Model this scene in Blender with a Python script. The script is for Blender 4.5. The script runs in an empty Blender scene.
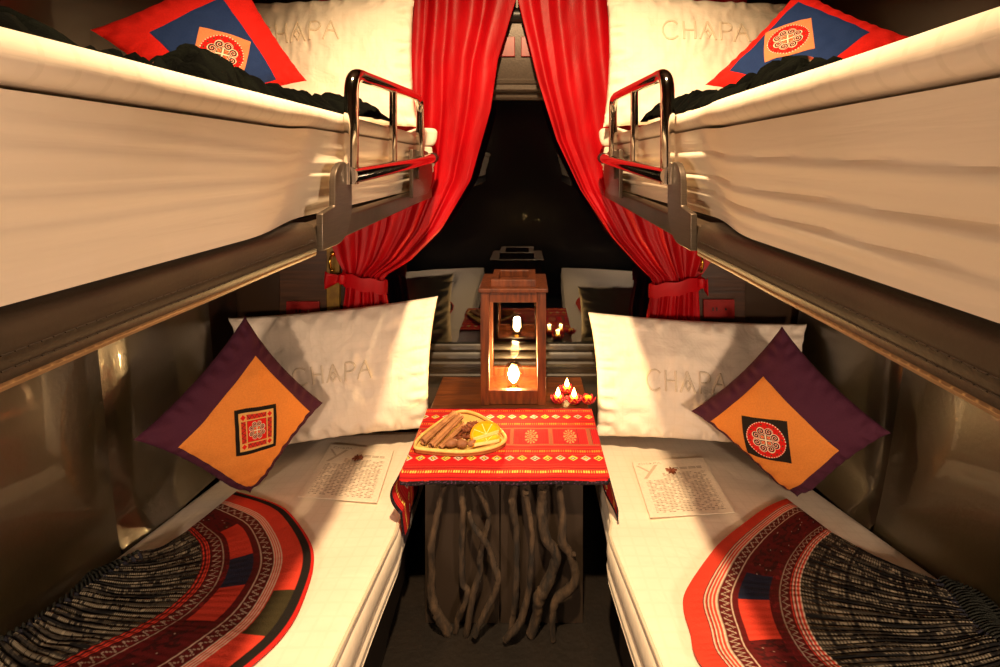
import bpy, bmesh, math, random
import numpy as np
from mathutils import Vector, Matrix, noise as mnoise

random.seed(7)
PI = math.pi
C = bpy.context.scene.collection

# ------------------------------------------------------------------ camera, world, lights, exposure
sc = bpy.context.scene
CAM_H = 1.55
cam_d = bpy.data.cameras.new('camera')
cam_d.sensor_fit = 'HORIZONTAL'
cam_d.sensor_width = 36.0
cam_d.lens = 16.2
cam_d.shift_x = -0.028
cam_d.shift_y = -0.1705
cam_d.clip_start = 0.02
cam = bpy.data.objects.new('camera', cam_d)
C.objects.link(cam)
cam.location = (0, 0, CAM_H)
cam.rotation_euler = (PI / 2, 0, 0)
sc.camera = cam

world = bpy.data.worlds.new('night')
sc.world = world
world.use_nodes = True
world.node_tree.nodes['Background'].inputs[0].default_value = (0.010, 0.012, 0.016, 1)
world.node_tree.nodes['Background'].inputs[1].default_value = 0.3

sc.view_settings.view_transform = 'Standard'
sc.view_settings.look = 'None'
sc.view_settings.gamma = 1.0
sc.view_settings.exposure = 0.0
sc.view_settings.use_curve_mapping = False

LAMP_POS = (-0.04, 0.22, 3.10)
LAMP_W = 560.0
FILL_W = {-1: 37.0, 1: 49.0}
LANTERN_W = 20.0
WARM = (1.0, 0.68, 0.37)
WARM2 = (1.0, 0.60, 0.24)
WARM3 = (1.0, 0.70, 0.48)


# ------------------------------------------------------------------ helpers
def s2l(c):
    return c / 12.92 if c <= 0.04045 else ((c + 0.055) / 1.055) ** 2.4


def hexc(h):
    h = h.lstrip('#')
    return tuple(s2l(int(h[i:i + 2], 16) / 255.0) for i in (0, 2, 4)) + (1.0,)


def hx(h):
    return np.array(hexc(h)[:3])


def at(px, py, D):
    return Vector(((px - 528) / 450.0 * D, D, CAM_H - (py - 163) / 450.0 * D))


def ray_plane(px, py, a, b, c):
    """point of the sight line through (px,py) on the plane Z = a + b*Y + c*X"""
    x, z = (px - 528) / 450.0, -(py - 163) / 450.0
    D = (a - CAM_H) / (z - b - c * x)
    return Vector((x * D, D, CAM_H + z * D))


def nodes_of(name):
    m = bpy.data.materials.new(name)
    m.use_nodes = True
    nt = m.node_tree
    return m, nt, nt.nodes['Principled BSDF']


def material(name, col, col2=None, rough=0.6, metal=0.0, scale=20.0, stretch=(1, 1, 1), bump=0.0, bscale=None,
             sheen=0.0, spec=0.5, coat=0.0, detail=4.0, trans=0.0):
    m, nt, b = nodes_of(name)
    b.inputs['Base Color'].default_value = hexc(col)
    b.inputs['Roughness'].default_value = rough
    b.inputs['Metallic'].default_value = metal
    b.inputs['Specular IOR Level'].default_value = spec
    b.inputs['Coat Weight'].default_value = coat
    if sheen:
        b.inputs['Sheen Weight'].default_value = sheen
    tc = nt.nodes.new('ShaderNodeTexCoord')
    mp = nt.nodes.new('ShaderNodeMapping')
    mp.inputs['Scale'].default_value = stretch
    nt.links.new(tc.outputs['Object'], mp.inputs['Vector'])
    n = nt.nodes.new('ShaderNodeTexNoise')
    n.inputs['Scale'].default_value = scale
    n.inputs['Detail'].default_value = detail
    nt.links.new(mp.outputs[0], n.inputs['Vector'])
    if col2:
        r = nt.nodes.new('ShaderNodeValToRGB')
        r.color_ramp.elements[0].position = 0.32
        r.color_ramp.elements[1].position = 0.68
        r.color_ramp.elements[0].color = hexc(col)
        r.color_ramp.elements[1].color = hexc(col2)
        nt.links.new(n.outputs['Fac'], r.inputs['Fac'])
        nt.links.new(r.outputs[0], b.inputs['Base Color'])
    if bump:
        n2 = n
        if bscale:
            n2 = nt.nodes.new('ShaderNodeTexNoise')
            n2.inputs['Scale'].default_value = bscale
            n2.inputs['Detail'].default_value = detail
            nt.links.new(mp.outputs[0], n2.inputs['Vector'])
        bp = nt.nodes.new('ShaderNodeBump')
        bp.inputs['Strength'].default_value = bump
        bp.inputs['Distance'].default_value = 0.01
        nt.links.new(n2.outputs['Fac'], bp.inputs['Height'])
        nt.links.new(bp.outputs[0], b.inputs['Normal'])
    return m


def woven(name, rough=0.85, bump=0.25, bscale=260.0, sheen=0.0, spec=0.25):
    """cloth whose dyed pattern is stored per vertex in the attribute 'Col'"""
    m, nt, b = nodes_of(name)
    a = nt.nodes.new('ShaderNodeAttribute')
    a.attribute_name = 'Col'
    b.inputs['Roughness'].default_value = rough
    b.inputs['Specular IOR Level'].default_value = spec
    if sheen:
        b.inputs['Sheen Weight'].default_value = sheen
    tc = nt.nodes.new('ShaderNodeTexCoord')
    n = nt.nodes.new('ShaderNodeTexNoise')
    n.inputs['Scale'].default_value = bscale
    nt.links.new(tc.outputs['Object'], n.inputs['Vector'])
    mr = nt.nodes.new('ShaderNodeMapRange')
    mr.inputs['To Min'].default_value = 0.82
    mr.inputs['To Max'].default_value = 1.12
    nt.links.new(n.outputs['Fac'], mr.inputs['Value'])
    mx = nt.nodes.new('ShaderNodeVectorMath')
    mx.operation = 'SCALE'
    nt.links.new(a.outputs['Color'], mx.inputs[0])
    nt.links.new(mr.outputs[0], mx.inputs['Scale'])
    nt.links.new(mx.outputs[0], b.inputs['Base Color'])
    bp = nt.nodes.new('ShaderNodeBump')
    bp.inputs['Strength'].default_value = bump
    bp.inputs['Distance'].default_value = 0.004
    nt.links.new(n.outputs['Fac'], bp.inputs['Height'])
    nt.links.new(bp.outputs[0], b.inputs['Normal'])
    return m


def linen(name, col, col2, period=0.05, wr=0.5, wscale=(1, 1, 1)):
    """damask cotton with a small woven check and soft wrinkles"""
    m, nt, b = nodes_of(name)
    b.inputs['Roughness'].default_value = 0.62
    b.inputs['Specular IOR Level'].default_value = 0.35
    tc = nt.nodes.new('ShaderNodeTexCoord')
    ch = nt.nodes.new('ShaderNodeTexBrick')
    ch.offset = 0.0
    ch.inputs['Scale'].default_value = 1.0 / period
    ch.inputs['Mortar Size'].default_value = 0.10
    ch.inputs['Mortar Smooth'].default_value = 0.3
    ch.inputs['Brick Width'].default_value = 1.0
    ch.inputs['Row Height'].default_value = 1.0
    ch.inputs['Color1'].default_value = hexc(col)
    ch.inputs['Color2'].default_value = hexc(col)
    ch.inputs['Mortar'].default_value = hexc(col2)
    nt.links.new(tc.outputs['UV'], ch.inputs['Vector'])
    nt.links.new(ch.outputs['Color'], b.inputs['Base Color'])
    mp = nt.nodes.new('ShaderNodeMapping')
    mp.inputs['Scale'].default_value = wscale
    nt.links.new(tc.outputs['Object'], mp.inputs['Vector'])
    n = nt.nodes.new('ShaderNodeTexNoise')
    n.inputs['Scale'].default_value = 9.0
    n.inputs['Detail'].default_value = 3.0
    n.inputs['Distortion'].default_value = 0.6
    nt.links.new(mp.outputs[0], n.inputs['Vector'])
    mul = nt.nodes.new('ShaderNodeMath')
    mul.operation = 'MULTIPLY_ADD'
    mul.inputs[1].default_value = -0.008
    nt.links.new(ch.outputs['Fac'], mul.inputs[0])
    nt.links.new(n.outputs['Fac'], mul.inputs[2])
    bp = nt.nodes.new('ShaderNodeBump')
    bp.inputs['Strength'].default_value = wr
    bp.inputs['Distance'].default_value = 0.02
    nt.links.new(mul.outputs[0], bp.inputs['Height'])
    nt.links.new(bp.outputs[0], b.inputs['Normal'])
    return m


def wood(name, col, col2, scale=6.0, stretch=(1, 1, 12), rough=0.45, bump=0.2):
    return material(name, col, col2, rough=rough, scale=scale, stretch=stretch, bump=bump, detail=8.0)


def clear_glass(name, gloss=0.12, tint=(1, 1, 1, 1), rim=0.5):
    m = bpy.data.materials.new(name)
    m.use_nodes = True
    nt = m.node_tree
    nt.nodes.clear()
    o = nt.nodes.new('ShaderNodeOutputMaterial')
    mx = nt.nodes.new('ShaderNodeMixShader')
    t = nt.nodes.new('ShaderNodeBsdfTransparent')
    t.inputs[0].default_value = tint
    g = nt.nodes.new('ShaderNodeBsdfGlossy')
    g.inputs['Roughness'].default_value = 0.0
    fr = nt.nodes.new('ShaderNodeLayerWeight')
    fr.inputs['Blend'].default_value = 0.15
    mr = nt.nodes.new('ShaderNodeMapRange')
    mr.inputs['To Min'].default_value = gloss
    mr.inputs['To Max'].default_value = min(1.0, gloss + rim)
    nt.links.new(fr.outputs['Fresnel'], mr.inputs['Value'])
    nt.links.new(mr.outputs[0], mx.inputs[0])
    nt.links.new(t.outputs[0], mx.inputs[1])
    nt.links.new(g.outputs[0], mx.inputs[2])
    nt.links.new(mx.outputs[0], o.inputs[0])
    return m


def emitter(name, col, strength):
    m, nt, b = nodes_of(name)
    b.inputs['Base Color'].default_value = (0.8, 0.6, 0.3, 1)
    b.inputs['Emission Color'].default_value = tuple(col) + (1,)
    b.inputs['Emission Strength'].default_value = strength
    return m


class MB:
    """collects pieces of ONE part and links them as one mesh object"""

    def __init__(self):
        self.v, self.f, self.uv, self.col = [], [], [], []

    def add(self, v, f, col=None, uv=None):
        n = len(self.v)
        self.v += [tuple(p) for p in v]
        self.f += [tuple(i + n for i in q) for q in f]
        self.col += [tuple(c) for c in col] if col is not None else [(1, 1, 1)] * len(v)
        self.uv += [tuple(c) for c in uv] if uv is not None else [(0, 0)] * len(v)
        return self

    def box(self, x0, x1, y0, y1, z0, z1):
        v = [(x, y, z) for x in (x0, x1) for y in (y0, y1) for z in (z0, z1)]
        return self.add(v, [(0, 1, 3, 2), (4, 6, 7, 5), (0, 4, 5, 1), (2, 3, 7, 6), (0, 2, 6, 4), (1, 5, 7, 3)])

    def grid(self, P, col=None, uv=None, flip=False, wrap=False):
        """P: array (nu, nv, 3)"""
        nu, nv = P.shape[:2]
        f = []
        for i in range(nu if wrap else nu - 1):
            for j in range(nv - 1):
                q = (i * nv + j, ((i + 1) % nu) * nv + j, ((i + 1) % nu) * nv + j + 1, i * nv + j + 1)
                f.append(q[::-1] if flip else q)
        if uv is None:
            uu, vv = np.meshgrid(np.linspace(0, 1, nu), np.linspace(0, 1, nv), indexing='ij')
            uv = np.stack([uu, vv], -1)
        return self.add(P.reshape(-1, 3), f, None if col is None else np.asarray(col).reshape(-1, 3), uv.reshape(-1, 2))

    def loft(self, rings, closed=True, caps=True, flip=False):
        n, k = len(rings), len(rings[0])
        f = []
        for i in range(n - 1):
            for j in range(k if closed else k - 1):
                q = (i * k + j, i * k + (j + 1) % k, (i + 1) * k + (j + 1) % k, (i + 1) * k + j)
                f.append(q if not flip else q[::-1])
        if caps and closed:
            a, b = tuple(range(k))[::-1], tuple(range((n - 1) * k, n * k))
            f += [a, b] if not flip else [a[::-1], b[::-1]]
        return self.add([p for r in rings for p in r], f)

    def tube(self, path, rad, k=10, caps=True):
        path = [Vector(p) for p in path]
        n = len(path)
        rads = rad if hasattr(rad, '__len__') else [rad] * n
        rings, up = [], None
        for i, p in enumerate(path):
            t = (path[min(i + 1, n - 1)] - path[max(i - 1, 0)]).normalized()
            if up is None:
                up = t.orthogonal().normalized()
            else:
                up = (up - t * up.dot(t))
                up = up.normalized() if up.length > 1e-6 else t.orthogonal().normalized()
            w = t.cross(up)
            rings.append([p + (up * math.cos(2 * PI * j / k) + w * math.sin(2 * PI * j / k)) * rads[i] for j in range(k)])
        return self.loft(rings, True, caps)

    def lathe(self, prof, center=(0, 0, 0), k=24):
        cx, cy, cz = center
        rings = [[(cx + r * math.cos(2 * PI * j / k), cy + r * math.sin(2 * PI * j / k), cz + z) for j in range(k)] for r, z in prof]
        return self.loft(rings, True, True)

    def build(self, name, m, parent=None, smooth=True, angle=40, bevel=0.0, solid=0.0, subsurf=0, offset=0.0):
        me = bpy.data.meshes.new(name)
        me.from_pydata([tuple(map(float, p)) for p in self.v], [], self.f)
        me.update()
        ca = me.color_attributes.new('Col', 'FLOAT_COLOR', 'POINT')
        arr = np.ones((len(self.v), 4), np.float32)
        arr[:, :3] = np.array(self.col, np.float32)
        ca.data.foreach_set('color', arr.ravel())
        uvl = me.uv_layers.new(name='UVMap')
        li = np.zeros(len(me.loops), np.int32)
        me.loops.foreach_get('vertex_index', li)
        uvl.data.foreach_set('uv', np.array(self.uv, np.float32)[li].ravel())
        if smooth:
            me.shade_smooth()
            me.set_sharp_from_angle(angle=math.radians(angle))
        me.materials.append(m)
        o = bpy.data.objects.new(name, me)
        C.objects.link(o)
        if parent:
            o.parent = parent
        if bevel:
            b = o.modifiers.new('bevel', 'BEVEL')
            b.width = bevel
            b.segments = 2
            b.limit_method = 'ANGLE'
        if solid:
            b = o.modifiers.new('solid', 'SOLIDIFY')
            b.thickness = solid
            b.offset = offset
        if subsurf:
            b = o.modifiers.new('sub', 'SUBSURF')
            b.levels = b.render_levels = subsurf
        return o


def empty(name, loc=(0, 0, 0)):
    o = bpy.data.objects.new(name, None)
    o.empty_display_size = 0.05
    C.objects.link(o)
    o.location = loc
    return o


def settle(root, kids):
    """parts were built in world coordinates: keep them in place under a root that stands elsewhere"""
    for k in kids:
        k.parent = root
        k.matrix_parent_inverse = Matrix.Translation(root.location).inverted()


def tag(o, label, cat, group=None):
    o['label'] = label
    o['category'] = cat
    if group:
        o['group'] = group
    return o


def structure(o):
    o['kind'] = 'structure'
    return o


def lerp(a, b, t):
    return a + (b - a) * t


def poly_at(pts, t):
    """point at parameter t (0..1) of a smooth curve through pts (Catmull-Rom)"""
    n = len(pts) - 1
    x = min(max(t, 0.0), 1.0) * n
    i = min(int(x), n - 1)
    f = x - i
    p = [Vector(pts[min(max(i + k, 0), n)]) for k in (-1, 0, 1, 2)]
    return 0.5 * ((2 * p[1]) + (p[2] - p[0]) * f + (2 * p[0] - 5 * p[1] + 4 * p[2] - p[3]) * f * f + (3 * p[1] - p[0] - 3 * p[2] + p[3]) * f ** 3)


def smooth_path(pts, n):
    return [poly_at(pts, i / (n - 1)) for i in range(n)]


def fnoise(x, y, z=0.0, s=1.0):
    return mnoise.noise(Vector((x * s, y * s, z * s)))


# ------------------------------------------------------------------ materials
M = {}
M['floor'] = material('dark_floor', '#0e0906', '#181009', rough=0.55, scale=7, bump=0.15, bscale=60)
M['wall'] = material('dark_lacquer_wall', '#2a1c10', '#352415', rough=0.32, scale=3, coat=0.3)
M['ceiling'] = material('dark_brown_ceiling', '#4a3524', '#3a281a', rough=0.6, scale=5)
M['seatback'] = material('dark_olive_vinyl', '#2a2412', '#352b16', rough=0.30, scale=6, bump=0.06, bscale=90, spec=1.0, coat=0.6)
M['wood_panel'] = wood('brown_wood_panel', '#2c1a0e', '#4a2c16', 5, (0.6, 1, 14), 0.4, 0.1)
M['brass_strip'] = material('yellow_strip', '#8a6a1c', '#6a4c12', rough=0.4, scale=30)
M['red_plate'] = material('red_plastic', '#8e1410', '#7a100d', rough=0.35, scale=30)
M['black_plastic'] = material('black_plastic', '#120f0d', '#1a1512', rough=0.4, scale=60)
M['sheet'] = linen('white_damask_sheet', '#f2e6d3', '#eee2ce', 0.04, 0.2)
M['side'] = linen('white_mattress_cover', '#eee0cc', '#ecdec9', 0.5, 0.12, (3, 0.35, 5))
M['duvet'] = linen('white_damask_duvet', '#eee1cf', '#e8dbc8', 0.03, 0.3)
M['pillow'] = linen('white_damask_pillow', '#f0e4d2', '#eee2cf', 0.035, 0.8)
M['thread'] = material('ivory_thread', '#e3d5bd', '#d8c9b0', rough=0.5, scale=200)
M['leather'] = material('grey_brown_leather', '#2a211a', '#33291f', rough=0.42, scale=14, bump=0.05, bscale=160)
M['stitch'] = material('tan_stitching', '#1c140d', '#2a1e14', rough=0.6, scale=300)
M['piping'] = material('tan_leather_piping', '#7d5e3c', '#8a6a46', rough=0.4, scale=40)
M['board'] = material('bunk_board', '#1a130d', '#20170f', rough=0.6, scale=10)
M['chrome'] = material('chrome', '#e8e2d8', rough=0.08, metal=1.0)
M['steel'] = material('brushed_steel', '#6a5f55', '#766a5e', rough=0.38, metal=0.85, scale=20, stretch=(1, 1, 20))
M['darksteel'] = material('dark_steel', '#5a4c3e', '#665647', rough=0.42, metal=0.7, scale=20)
M['satin'] = material('red_satin', '#b00310', '#98020c', rough=0.46, scale=14, stretch=(1, 1, 0.4), bump=0.12, bscale=60, spec=0.22)
M['gold'] = material('gold_metal', '#c79a3c', rough=0.25, metal=1.0)
M['lantern_wood'] = wood('reddish_lantern_wood', '#3c1a0b', '#6a3416', 9, (6, 6, 0.9), 0.4, 0.2)
M['table_wood'] = wood('brown_table_wood', '#3a1d0e', '#5e3216', 6, (1, 9, 9), 0.38, 0.2)
M['panel'] = material('dark_cabinet_board', '#32261b', '#281d14', rough=0.6, scale=5, stretch=(1, 1, 0.3))
M['bark'] = material('dark_bark', '#4a3826', '#150e08', rough=0.85, scale=40, stretch=(1, 1, 0.35), bump=0.8, bscale=70)
M['window_frame'] = material('grey_brown_metal', '#4e443c', '#5a4f46', rough=0.42, metal=0.35, scale=120, bump=0.1)
M['dark_frame'] = material('dark_brown_sill', '#1a120b', '#20170e', rough=0.4, scale=20)
M['window_glass'] = clear_glass('window_glass', 0.10, (0.35, 0.38, 0.36, 1), rim=0.3)
M['pane'] = clear_glass('lantern_glass', 0.004, rim=0.15)
M['bulb'] = clear_glass('bulb_glass', 0.05, (1, 0.97, 0.9, 1))
M['filament'] = emitter('filament', (1.0, 0.62, 0.22), 160.0)
M['flame'] = emitter('candle_flame', (1.0, 0.62, 0.16), 30.0)
M['wax'] = material('yellow_wax', '#f4d23a', '#f0c020', rough=0.45, scale=30)
M['petal'] = material('red_petal', '#c9122a', '#a80c20', rough=0.5, scale=30)
M['cloth'] = woven('woven_red_cloth', 0.9, 0.35, 300)
M['cushion'] = woven('cushion_cotton', 0.85, 0.25, 220)
M['skirt'] = woven('skirt_cotton', 0.85, 0.3, 240)
M['black_cotton'] = woven('black_cotton', 0.95, 0.6, 160, spec=0.04)
M['paper'] = woven('letter_paper', 0.8, 0.05, 100)
M['bamboo'] = material('pale_bamboo', '#e2c477', '#cfae5e', rough=0.5, scale=50, bump=0.3)
M['bamboo_dark'] = material('brown_bamboo_band', '#8f4f28', '#a35c30', rough=0.5, scale=50)
M['cinnamon'] = material('cinnamon_bark', '#b07a4c', '#8c5a34', rough=0.75, scale=30, stretch=(1, 1, 1), bump=0.4)
M['anise'] = material('star_anise', '#6a3218', '#8c4a26', rough=0.6, scale=60, bump=0.3)
M['nut'] = material('brown_nut', '#9a6440', '#7d4c2e', rough=0.6, scale=70, bump=0.5)
M['orange_peel'] = material('orange_peel', '#f0a010', '#e89208', rough=0.45, scale=120, bump=0.2)
M['pith'] = material('orange_pith', '#f6e3a0', '#f0d88c', rough=0.5)
M['orange_flesh'] = material('orange_flesh', '#f8b40c', '#f0a408', rough=0.3, scale=40, bump=0.2)
M['lamp_white'] = material('lamp_rim', '#cdb995', rough=0.5)
M['lamp_glow'] = emitter('lamp_diffuser', WARM, 3.0)

# ------------------------------------------------------------------ room shell
XL, XR, YB, YF, ZC = -1.40, 1.34, 2.16, -0.60, 3.20
structure(MB().box(XL - 0.1, XR + 0.1, YF - 0.1, YB + 0.3, -0.08, 0.0).build('floor', M['floor'], smooth=False))
structure(MB().box(XL - 0.1, XR + 0.1, YF - 0.1, YB + 0.3, ZC, ZC + 0.08).build('ceiling', M['ceiling'], smooth=False))
structure(MB().box(XL - 0.1, XL, YF, YB, 0, ZC).build('wall_left', M['wall'], smooth=False))
structure(MB().box(XR, XR + 0.1, YF, YB, 0, ZC).build('wall_right', M['wall'], smooth=False))
structure(MB().box(XL - 0.1, XR + 0.1, YF - 0.1, YF, 0, ZC).build('wall_front', M['wall'], smooth=False))
WX0, WX1, WZ0, WZ1 = -0.88, 0.83, 0.56, 2.62
w = MB()
w.box(XL, WX0, YB, YB + 0.16, 0, ZC).box(WX1, XR, YB, YB + 0.16, 0, ZC)
w.box(WX0, WX1, YB, YB + 0.16, 0, WZ0).box(WX0, WX1, YB, YB + 0.16, WZ1, ZC)
structure(w.build('wall_back', M['wall'], smooth=False))

# window: pane, stepped sill below, pelmet box above
win = structure(empty('window_1', (0, YB, WZ0)))
parts = []
parts.append(MB().box(WX0, WX1, 2.285, 2.293, 0.62, 1.90).build('glass_pane', M['window_glass'], smooth=False))
sill = [(2.31, 0.636), (2.272, 0.636), (2.266, 0.628), (2.262, 0.612), (2.235, 0.610), (2.228, 0.602), (2.222, 0.585),
        (2.190, 0.583), (2.182, 0.575), (2.178, 0.548), (2.145, 0.545), (2.14, 0.537), (2.14, 0.50), (2.158, 0.50), (2.158, 0.561), (2.31, 0.561)]
parts.append(MB().loft([[(x, y, z) for y, z in sill] for x in (WX0 + 0.001, WX1 - 0.001)], flip=True).build('window_sill', M['dark_frame'], angle=25))
head = [(2.31, 1.868), (2.26, 1.868), (2.25, 1.878), (2.245, 1.90), (2.225, 1.903), (2.215, 1.912), (2.213, 1.935), (2.205, 1.94),
        (2.20, 1.955), (2.21, 1.965), (2.205, 1.985), (2.19, 2.06), (2.19, 2.21), (2.19, 2.60), (2.31, 2.60)]
pel = MB().loft([[(x, y, z) for y, z in head] for x in (WX0 + 0.001, WX1 - 0.001)], flip=True).build('window_pelmet', M['window_frame'], angle=25)
parts.append(pel)
for pxa, pxb in ((489, 515), (521, 547)):
    a, b = at(pxa, 57, 2.19), at(pxb, 37, 2.19)
    t = MB().box(a.x, b.x, 2.18, 2.192, a.z, b.z).build('red_tile', M['red_plate'], bevel=0.003, smooth=False)
    t['label'] = 'dark red square tile'
    parts.append(t)
# grey rounded blind roller above the tiles
c = at(518, 22, 2.16)
parts.append(MB().tube([(-0.5, 2.20, c.z + 0.04), (0.45, 2.20, c.z + 0.04)], 0.040, 20).build('blind_roller', M['black_plastic']))
for x0, x1 in ((WX0, WX0 + 0.05), (WX1 - 0.05, WX1)):
    parts.append(MB().box(x0 + 0.001, x1 - 0.001, 2.17, 2.30, 0.637, 1.867).build('window_jamb', M['dark_frame'], smooth=False, bevel=0.004))
settle(win, parts)

# wood panels and yellow strips on the back wall beside the window
for i, (xa, xb, sa, sb) in enumerate(((280, 327, 327.5, 340), (697, 745, 686, 696.5))):
    a, b = at(xa, 0, 2.15), at(xb, 0, 2.15)
    structure(MB().box(a.x, b.x, 2.145, 2.159, 0.30, 2.6).build('trim_%d' % (1 + i), M['wood_panel'], smooth=False, bevel=0.003))
    a, b = at(sa, 0, 2.15), at(sb, 0, 2.15)
    structure(MB().box(a.x, b.x, 2.140, 2.159, 0.30, 2.6).build('trim_%d' % (3 + i), M['brass_strip'], smooth=False, bevel=0.002))

# red socket plates
for (xa, xb, ya, yb), lab in (((287, 320, 301, 320), 'red socket plate with white screw, above the left lower pillow'),
                              ((703, 734, 299, 318), 'red socket plate on the back wall above the right lower pillow')):
    a, b = at(xa, yb, 2.14), at(xb, ya, 2.14)
    o = empty('socket_plate', ((a.x + b.x) / 2, 2.145, a.z))
    k = [MB().box(a.x, b.x, 2.131, 2.1448, a.z, b.z).build('plate', M['red_plate'], smooth=False, bevel=0.003)]
    cx, cz = (a.x + b.x) / 2, (a.z + b.z) / 2
    k.append(MB().tube([(cx + 0.03, 2.133, cz), (cx + 0.03, 2.127, cz)], 0.005, 12).build('screw', M['chrome'] if 'left' in lab else M['black_plastic']))
    for dx in (-0.03, -0.012):
        k.append(MB().box(cx + dx - 0.003, cx + dx + 0.003, 2.1295, 2.132, cz - 0.008, cz + 0.008).build('socket_slot', M['black_plastic'], smooth=False))
    settle(o, k)
    tag(o, lab, 'socket', 'red wall sockets')

# ceiling lamp (out of the frame): the light that draws the bunk shadows on the beds
lx, ly, lz = LAMP_POS
lamp = tag(empty('ceiling_lamp', (lx, ly, ZC)), 'round warm ceiling lamp above the aisle', 'lamp')
k = [MB().lathe([(0.16, 0.0), (0.17, -0.02), (0.165, -0.05), (0.13, -0.055), (0.13, 0.0)], (lx, ly, ZC - 0.001), 32).build('lamp_rim', M['lamp_white'])]
ld = bpy.data.lights.new('ceiling_lamp_light', 'SPOT')
ld.spot_size = math.radians(86)
ld.spot_blend = 0.9
ld.shadow_soft_size = 0.045
ld.energy = LAMP_W
ld.color = WARM
lo = bpy.data.objects.new('ceiling_lamp_light', ld)
C.objects.link(lo)
lo.location = (lx, ly, lz)
lo.rotation_euler = Vector((0.02, 1.75, -2.5)).to_track_quat('-Z', 'Y').to_euler()
settle(lamp, k + [lo])

# added fill lamps behind the camera that brighten the shaded beds, one per side
for sg_, side_ in ((-1, 'left'), (1, 'right')):
    q = Vector((1.0 * sg_, -0.60, 1.12))
    rl = tag(empty('fill_lamp', q), 'warm round fill lamp added on the front wall, %s of the aisle' % side_, 'lamp')
    rl_k = [MB().tube([(q.x, q.y + 0.001, q.z), (q.x, q.y + 0.035, q.z)], 0.16, 28).build('lamp_rim', M['lamp_white'], bevel=0.004)]
    ad = bpy.data.lights.new('fill_light', 'AREA')
    ad.shape = 'DISK'
    ad.size = 0.28
    ad.energy = FILL_W[sg_]
    ad.color = WARM3
    ao = bpy.data.objects.new('fill_light', ad)
    C.objects.link(ao)
    ao.location = (q.x, q.y + 0.04, q.z)
    ao.rotation_euler = (Vector(((0.0 if sg_ < 0 else -0.22), 1.0, (-0.36 if sg_ < 0 else -0.20)))).to_track_quat('-Z', 'Y').to_euler()
    settle(rl, rl_k + [ao])

# ------------------------------------------------------------------ wall upholstery beside the lower beds
def backrest(sg, wall_x, low, high, y0, y1, label, lean=0.8):
    o = empty('padded_backrest', (wall_x, (y0 + y1) / 2, low))
    n = 14
    rings = []
    for y in np.linspace(y0, y1, 16):
        e = min(1.0, min(y - y0, y1 - y) / 0.05 + 0.25)
        ring = []
        for z in np.linspace(low, high, n):
            t = (z - low) / (high - low)
            thick = (0.115 - 0.075 * t) + 0.018 * math.sin(PI * min(1, t * 1.3)) + 0.0
            xb = BW(sg, y)
            x = lerp(xb + sg * 0.008, wall_x - sg * 0.02, min(1.0, t * 1.05) ** lean)
            ring.append((x - sg * 0.012 * math.sin(PI * t) ** 2 * e - (0 if e >= 1 else -sg * 0.012), y, z))
        ring += [(wall_x - sg * 0.001, y, high), (wall_x - sg * 0.001, y, low)]
        rings.append(ring)
    k = [MB().loft(rings, flip=(sg > 0)).build('upholstery', M['seatback'], angle=60)]
    settle(o, k)
    return tag(o, label, 'backrest', 'dark padded wall backrests')


# lower-bed geometry: top plane Z = a + b*Y + c*X, wall-side and aisle-side edges
PLANE = {-1: (0.5890, -0.12, 0.06), 1: (0.5802, -0.12, -0.06)}
AISLE = {-1: [(-0.10, -0.455), (0.987, -0.434), (1.427, -0.415), (1.50, -0.424), (2.12, -0.424)], 1: [(-0.10, 0.345), (0.988, 0.294), (1.407, 0.25), (1.48, 0.272), (2.12, 0.276)]}
WALLE = {-1: [(-0.10, -1.36), (1.105, -1.296), (1.70, -1.239), (2.12, -1.205)], 1: [(-0.10, 1.31), (1.226, 1.217), (1.771, 1.09), (2.12, 1.04)]}


def interp(tab, y):
    return float(np.interp(y, [p[0] for p in tab], [p[1] for p in tab]))


def BZ(sg, x, y):
    a, b, c = PLANE[sg]
    return a + b * max(y, 0.75) + c * x


def BW(sg, y):
    return interp(WALLE[sg], y)


def on_bed(sg, px, py, lift=0.0):
    a, b, c = PLANE[sg]
    p = ray_plane(px, py, a + lift, b, c)
    if p.y < 0.75:
        p = ray_plane(px, py, a + lift + b * 0.75, 0.0, c)
    return p


backrest(-1, XL, 0.30, 1.30, -0.1, 1.425, 'dark olive padded backrest on the left wall, the section nearer the camera')
backrest(-1, XL, 0.30, 1.30, 1.435, 1.93, 'dark olive padded backrest on the left wall behind the purple cushion', 0.35)
backrest(1, XR, 0.30, 1.30, -0.1, 1.525, 'dark olive padded backrest on the right wall, the section nearer the camera')
backrest(1, XR, 0.30, 1.30, 1.535, 2.13, 'dark olive padded backrest on the right wall behind the purple cushion', 0.35)


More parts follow.
